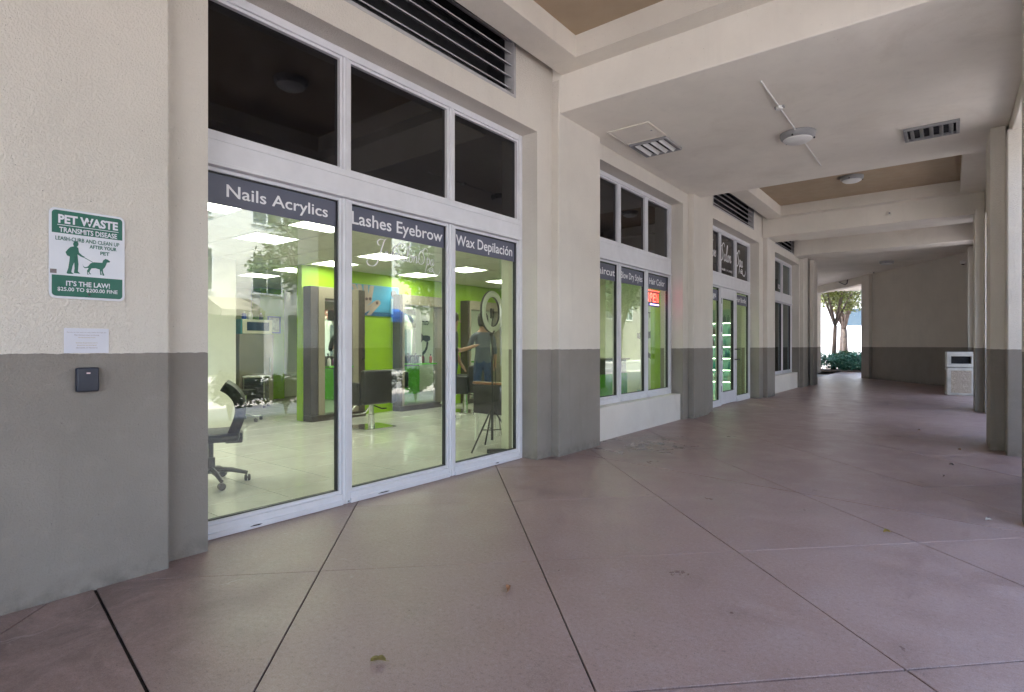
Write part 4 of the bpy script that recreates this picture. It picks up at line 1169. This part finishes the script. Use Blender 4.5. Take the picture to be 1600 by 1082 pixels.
# ---- fallen leaves
lab = ['curled tan leaf on the floor in front of the lash pane','curled yellow-brown leaf nearest the camera','small yellow leaf where the floor joints cross','brown leaf on the floor before the second right column','dark leaf beside the right column shadow','pale leaf close to the right frame edge','tan leaf on the sunlit strip by the columns','small brown leaf far along the arcade']
lcol = [(.42,.20,.09),(.22,.17,.05),(.24,.17,.03),(.16,.09,.06),(.05,.04,.04),(.45,.42,.38),(.30,.16,.08),(.2,.12,.07)]
for k, (x, y) in enumerate([(-1.78,2.25),(-1.78,1.42),(-.33,4.5),(-.04,6.75),(.02,7.45),(.22,5.25),(.10,8.6),(-.35,10.2)]):
    e = empty('fallen_leaf', (x, y, .003), rnd.uniform(0,6), lab[k], 'leaf', 'leaves fallen on the arcade floor')
    mb = MB(); n = 9; Lf = .030 if k < 2 else .022
    rows = []
    for i in range(n):
        t = i/(n-1); wd = .45*Lf*math.sin(PI*min(1, t*.95+.03))**.8
        zz = .012*math.sin(t*PI)*1.0+.002
        rows.append([(-Lf+2*Lf*t, -wd, zz+.010*abs(math.sin(t*4+k))), (-Lf+2*Lf*t, 0, zz*.4), (-Lf+2*Lf*t, wd, zz+.008)])
    for i in range(n-1):
        for j in (0,1): mb.quad(rows[i][j], rows[i+1][j], rows[i+1][j+1], rows[i][j+1])
    lf_m = pm('dry_leaf', lcol[k], .7, .25, 60)
    mb.build('blade', lf_m, e, recalc=False); MB().tube([(-Lf,0,.002),(-Lf*1.5,.006,.004)], .0012, 5).build('stem', lf_m, e)

# ================================================================== PLANTING
def leaf_mat(name, c):
    m, nt, p = new_mat(name)
    n = noise(nt, world_pos(nt), 3.0, 3)
    oi = nt.nodes.new('ShaderNodeObjectInfo')
    col = mixc(nt, rampn(nt, n, .3, .7), tuple(x*.6 for x in c), tuple(x*1.5 for x in c))
    nt.links.new(col, p.inputs['Base Color']); p.inputs['Roughness'].default_value = .5
    p.inputs['Transmission Weight'].default_value = 0
    return m
M['leaf_dark'] = leaf_mat('shrub_leaf', (.035,.085,.025))
M['leaf_yel'] = leaf_mat('tree_leaf', (.14,.17,.03))
M['leaf_teal'] = leaf_mat('groundcover_leaf', (.05,.17,.115))
M['bark'] = pm('bark', (.13,.10,.085), .9, .3, 8, .6, .01, 30)
M['palm_bark'] = pm('palm_bark', (.26,.22,.19), .9, .25, 10, .6, .01, 30)
def leaves(mb, c, rx, ry, rz_, n, size, rr, shell=.35):
    for _ in range(n):
        while True:
            p = Vector((rr.uniform(-1,1), rr.uniform(-1,1), rr.uniform(-1,1)))
            if shell < p.length <= 1: break
        p = Vector((c[0]+p.x*rx, c[1]+p.y*ry, c[2]+p.z*rz_))
        d = Vector((rr.gauss(0,1), rr.gauss(0,1), rr.gauss(0,.7)+.2)).normalized(); u = d.cross(Vector((rr.gauss(0,1), rr.gauss(0,1), rr.gauss(0,1)))).normalized()
        s = size*rr.uniform(.6,1.4)
        a, b, c2, d2 = p-d*s, p+u*s*.42, p+d*s, p-u*s*.42
        mb.quad(a, b, c2, d2)
def shrub(x, y, h, label, rr, mat='leaf_dark', z0=-.02, wd=.42):
    e = empty('shrub', (x, y, z0), 0, label, 'shrub', 'clipped shrubs along the street side')
    s = MB()
    for k in range(5):
        t = rr.uniform(0,6.3); s.tube([(0,0,0),(.05*math.cos(t),.05*math.sin(t),h*.3),(.2*math.cos(t),.2*math.sin(t),h*.75)], [.016,.012,.006], 5)
    s.build('stem', M['bark'], e)
    c = MB()
    for k in range(5):
        leaves(c, (rr.uniform(-.15,.15), rr.uniform(-.2,.2), h*rr.uniform(.5,.75)), wd*.8, wd*.9, h*.32, 290, .052, rr)
    c.build('foliage', M[mat], e, recalc=False)
    return e
rr = random.Random(5)
for k in range(16):
    y = .4+k*1.05
    nm = ['first','second','third','fourth','fifth','sixth','seventh','eighth','ninth','tenth','eleventh','twelfth','thirteenth','fourteenth','fifteenth','sixteenth'][k]
    shrub(2.05+rr.uniform(-.08,.08), y, rr.uniform(.72,.92), 'dark green shrub along the street kerb, %s in the row reflected in the glass' % nm, rr)

def tree(x, y, h, label, rr, mat, lean=(0,0), crown_r=1.6, nleaf=2600, trunk_r=.13, name='tree', leaf=.07):
    e = empty(name, (x, y, -.02), 0, label, 'tree')
    t = MB(); tips = []
    fork = h*.34
    base = [(0,0,0),(lean[0]*.3,lean[1]*.3,fork*.5),(lean[0]*.6,lean[1]*.6,fork)]
    t.tube(base, [trunk_r*1.25,trunk_r,trunk_r*.85], 9)
    for k in range(6):
        a = 2*PI*k/6+rr.uniform(-.4,.4); L = h*rr.uniform(.42,.62); sp = rr.uniform(.25,.6)
        p0 = Vector(base[-1]); p1 = p0+Vector((math.cos(a)*sp*L*.4, math.sin(a)*sp*L*.4, L*.45)); p2 = p0+Vector((math.cos(a)*sp*L, math.sin(a)*sp*L, L))
        t.tube([p0, p1, p2], [trunk_r*.6, trunk_r*.38, trunk_r*.12], 7); tips += [p1, p2]
        for q in range(3):
            b0 = p0.lerp(p2, rr.uniform(.4,.9)); b1 = b0+Vector((rr.uniform(-.9,.9), rr.uniform(-.9,.9), rr.uniform(.1,.8)))*crown_r*.5
            t.tube([b0, b1], [trunk_r*.22, trunk_r*.07], 5); tips.append(b1)
    t.build('trunk', M['bark'], e, smooth='all')
    c = MB()
    for p in tips:
        r_ = crown_r*rr.uniform(.22,.42)
        leaves(c, p, r_, r_, r_*.75, nleaf//len(tips), leaf, rr, .1)
    c.build('crown', M[mat], e, recalc=False)
    return e
# garden beyond the end-wall opening
tree(-4.75, 33.2, 6.8, 'dark-trunked tree at the left edge of the garden opening', rr, 'leaf_yel', (.15,0), 2.4, 7000, .11)
tree(-4.55, 36.0, 6.5, 'forked pale-trunked tree in the middle of the garden opening', rr, 'leaf_yel', (-.1,.1), 2.4, 7000, .15)
tree(-5.1, 38.2, 7.2, 'slim tree behind the forked tree in the garden', rr, 'leaf_yel', (.2,.1), 2.6, 6000, .12)
def palm(x, y, h, label, rr, n=22, L=2.1, lean=.2):
    e = empty('palm_tree', (x, y, -.02), 0, label, 'palm tree')
    t = MB(); pts = [(lean*(i/8)**2, 0, h*i/8) for i in range(9)]
    t.tube(pts, [.20,.16,.15,.145,.14,.14,.135,.13,.12], 10).build('trunk', M['palm_bark'], e, smooth='all')
    c = MB(); top = Vector(pts[-1])
    for k in range(n):
        a = 2*PI*k/n+rr.uniform(-.2,.2); el = rr.uniform(-.3,1.1)
        prev = top; d = Vector((math.cos(a)*math.cos(el), math.sin(a)*math.cos(el), math.sin(el))); seg = 9
        side = Vector((-math.sin(a), math.cos(a), 0))
        for i in range(seg):
            nx = prev+d*(L/seg); d = (d+Vector((0,0,-.17))).normalized()
            wl_ = .42*math.sin(PI*(i+1)/(seg+1))
            for sg_ in (-1,1):
                for q in range(3):
                    b = prev.lerp(nx, (q+.5)/3); tipp = b+side*sg_*wl_+d*.14+Vector((0,0,-.10))
                    c.quad(b-d*.022, b+d*.022, tipp, tipp-d*.004)
            prev = nx
    c.build('crown', M['leaf_dark'], e, recalc=False)
    return e
palm(-3.02, 34.0, 4.6, 'palm with grey trunk at the right edge of the garden opening', rr)
gc = MB()
for k in range(130):
    u = rr.uniform(0,1)
    leaves(gc, (-8.0+7.0*u, 31.8+rr.uniform(0,1.8)+.3*u, .30+rr.uniform(0,.32)), .5, .4, .38, 110, .08, rr, .0)
tag(gc.build('groundcover', M['leaf_teal'], recalc=False), 'blue-green ground cover in the bed beyond the end-wall opening', 'ground cover', kind='stuff')
struct(MB().box(-9, -.6, 31.2, 34.6, -.02, .04).build('planting_bed', pm('soil', (.08,.06,.045), .95, .3, 6, .5, .02, 20)))
for k, (x, y, h_) in enumerate(((-4.35,33.6,1.05),(-3.9,33.9,.95))):
    shrub(x, y, h_, ('broad green shrub below the forked tree','smaller green shrub right of the forked tree')[k], rr, 'leaf_dark', wd=.6)

# ================================================================== BUILDINGS AROUND
M['facade_white'] = pm('white_facade', (.72,.70,.66), .8, .05, .6)
M['facade_grey'] = pm('grey_panel_facade', (.50,.50,.50), .7, .06, .6)
M['win_far'] = pm('far_window_glass', (.05,.08,.10), .08, .1, 1)
M['awning'] = pm('blue_awning', (.02,.14,.55), .7, .05)
M['awning_tan'] = pm('tan_awning', (.30,.27,.22), .7, .05)
M['facade_tan'] = pm('tan_facade', (.24,.22,.19), .8, .1, .6)
def far_building(name, x0, x1, y0, y1, h, label, mat, face, bays, floors, zstart=3.6, fh=3.1, ww=1.3, wh=1.7):
    e = empty(name, ((x0+x1)/2, (y0+y1)/2, -.15), 0, label, 'building')
    e.location = (0,0,0)
    MB().box(x0, x1, y0, y1, -.15, h).build('wall', mat, e)
    MB().box(x0-.15, x1+.15, y0-.15, y1+.15, h+.002, h+.35).build('parapet', mat, e)
    for f in range(floors):
        for b in range(bays):
            z = zstart+f*fh
            if z+wh > h-.3: continue
            if face == 'x':
                y = y0+(b+.5)*(y1-y0)/bays
                wi = MB().box(x0-.06, x0-.002, y-ww/2-.08, y-ww/2, z-.08, z+wh+.08).box(x0-.06, x0-.002, y+ww/2, y+ww/2+.08, z-.08, z+wh+.08).box(x0-.06, x0-.002, y-ww/2, y+ww/2, z-.08, z).box(x0-.06, x0-.002, y-ww/2, y+ww/2, z+wh, z+wh+.08).box(x0-.05, x0-.002, y-.03, y+.03, z, z+wh).build('window', M['white_paint'], e)
                MB().box(x0-.02, x0-.003, y-ww/2, y+ww/2, z, z+wh).build('pane', M['win_far'], wi)
            else:
                x = x0+(b+.5)*(x1-x0)/bays
                wi = MB().box(x-ww/2-.08, x+ww/2+.08, y0-.06, y0-.03, z-.08, z).box(x-ww/2-.08, x+ww/2+.08, y0-.06, y0-.03, z+wh, z+wh+.08).build('window', M['white_paint'], e)
                MB().box(x-ww/2, x+ww/2, y0-.02, y0-.003, z, z+wh).build('pane', M['win_far'], wi)
    return e
eb = far_building('apartment_block', 16.6, 26, 8.5, 30, 10.5, 'white apartment block across the street reflected in the shop glass', M['facade_white'], 'x', 7, 4)
for k in range(5):
    y = 10+k*4.2+1.4
    sf_ = MB().box(16.5, 16.58, y-1.5, y+1.5, .05, 2.7).build('shop_window', M['win_far'], eb)
    MB().prism([(16.55,3.3),(15.3,2.75),(15.3,2.5),(16.55,2.6)], lambda u, v, d: (u, d, v), y-.9, y+.9).build('awning', M['awning' if k == 2 else 'awning_tan'], eb)
far_building('office_block', 18, 30, -22, 5.5, 11.5, 'grey panelled office block across the street reflected in the left pane', M['facade_grey'], 'x', 9, 5, 4.0, 3.4, 2.0, 1.3)
far_building('white_hall', -22, 10, 62, 80, 9, 'bright white building with a grey window beyond the garden', M['facade_white'], 'y', 5, 1, 3.2, 3, 3.4, 1.6)
far_building('parking_block', 15, 30, 33, 70, 9.5, 'tan block farther down the street reflected in the Haircut window', M['facade_tan'], 'x', 10, 2)
tree(13.6, 34.5, 8.0, 'large street tree far down the road before the tan block', rr, 'leaf_dark', (.1,.1), 3.0, 3500, .16, leaf=.16)
tree(13.9, 42.0, 8.5, 'largest street tree at the far end of the road', rr, 'leaf_dark', (.1,.1), 3.4, 3500, .16, leaf=.18)
tree(11.8+2, 21.0, 7.0, 'street tree down the road reflected in the Blow Dry pane', rr, 'leaf_dark', (.1,.1), 3.0, 5000, .14, leaf=.13)
tree(11.8+2, 27.5, 7.5, 'street tree farther down the road reflected in the Hair Color pane', rr, 'leaf_dark', (-.1,.1), 3.0, 5000, .14, leaf=.12)
tree(4.7, 24.0, 6.0, 'kerbside tree past the last column reflected in the far panes', rr, 'leaf_dark', (-.1,.1), 2.2, 3000, .12, leaf=.10)
tree(4.6, 15.6, 6.2, 'kerbside tree nearer the shop door reflected in the Haircut pane', rr, 'leaf_dark', (.1,.0), 2.2, 3000, .12, leaf=.10)
palm(6.4+9.0, 7.6, 7.5, 'tall street palm reflected in the Nails pane', rr, 26, 2.6, .5)
tree(14.2, 13.5, 7.5, 'round street tree across the road reflected in the Haircut window', rr, 'leaf_dark', (.1,.1), 2.4, 3000, .14, leaf=.12)
tree(14.4, 3.2, 8.5, 'leafy street tree across the road reflected in the left pane', rr, 'leaf_dark', (.1,-.1), 2.6, 3000, .15, leaf=.12)
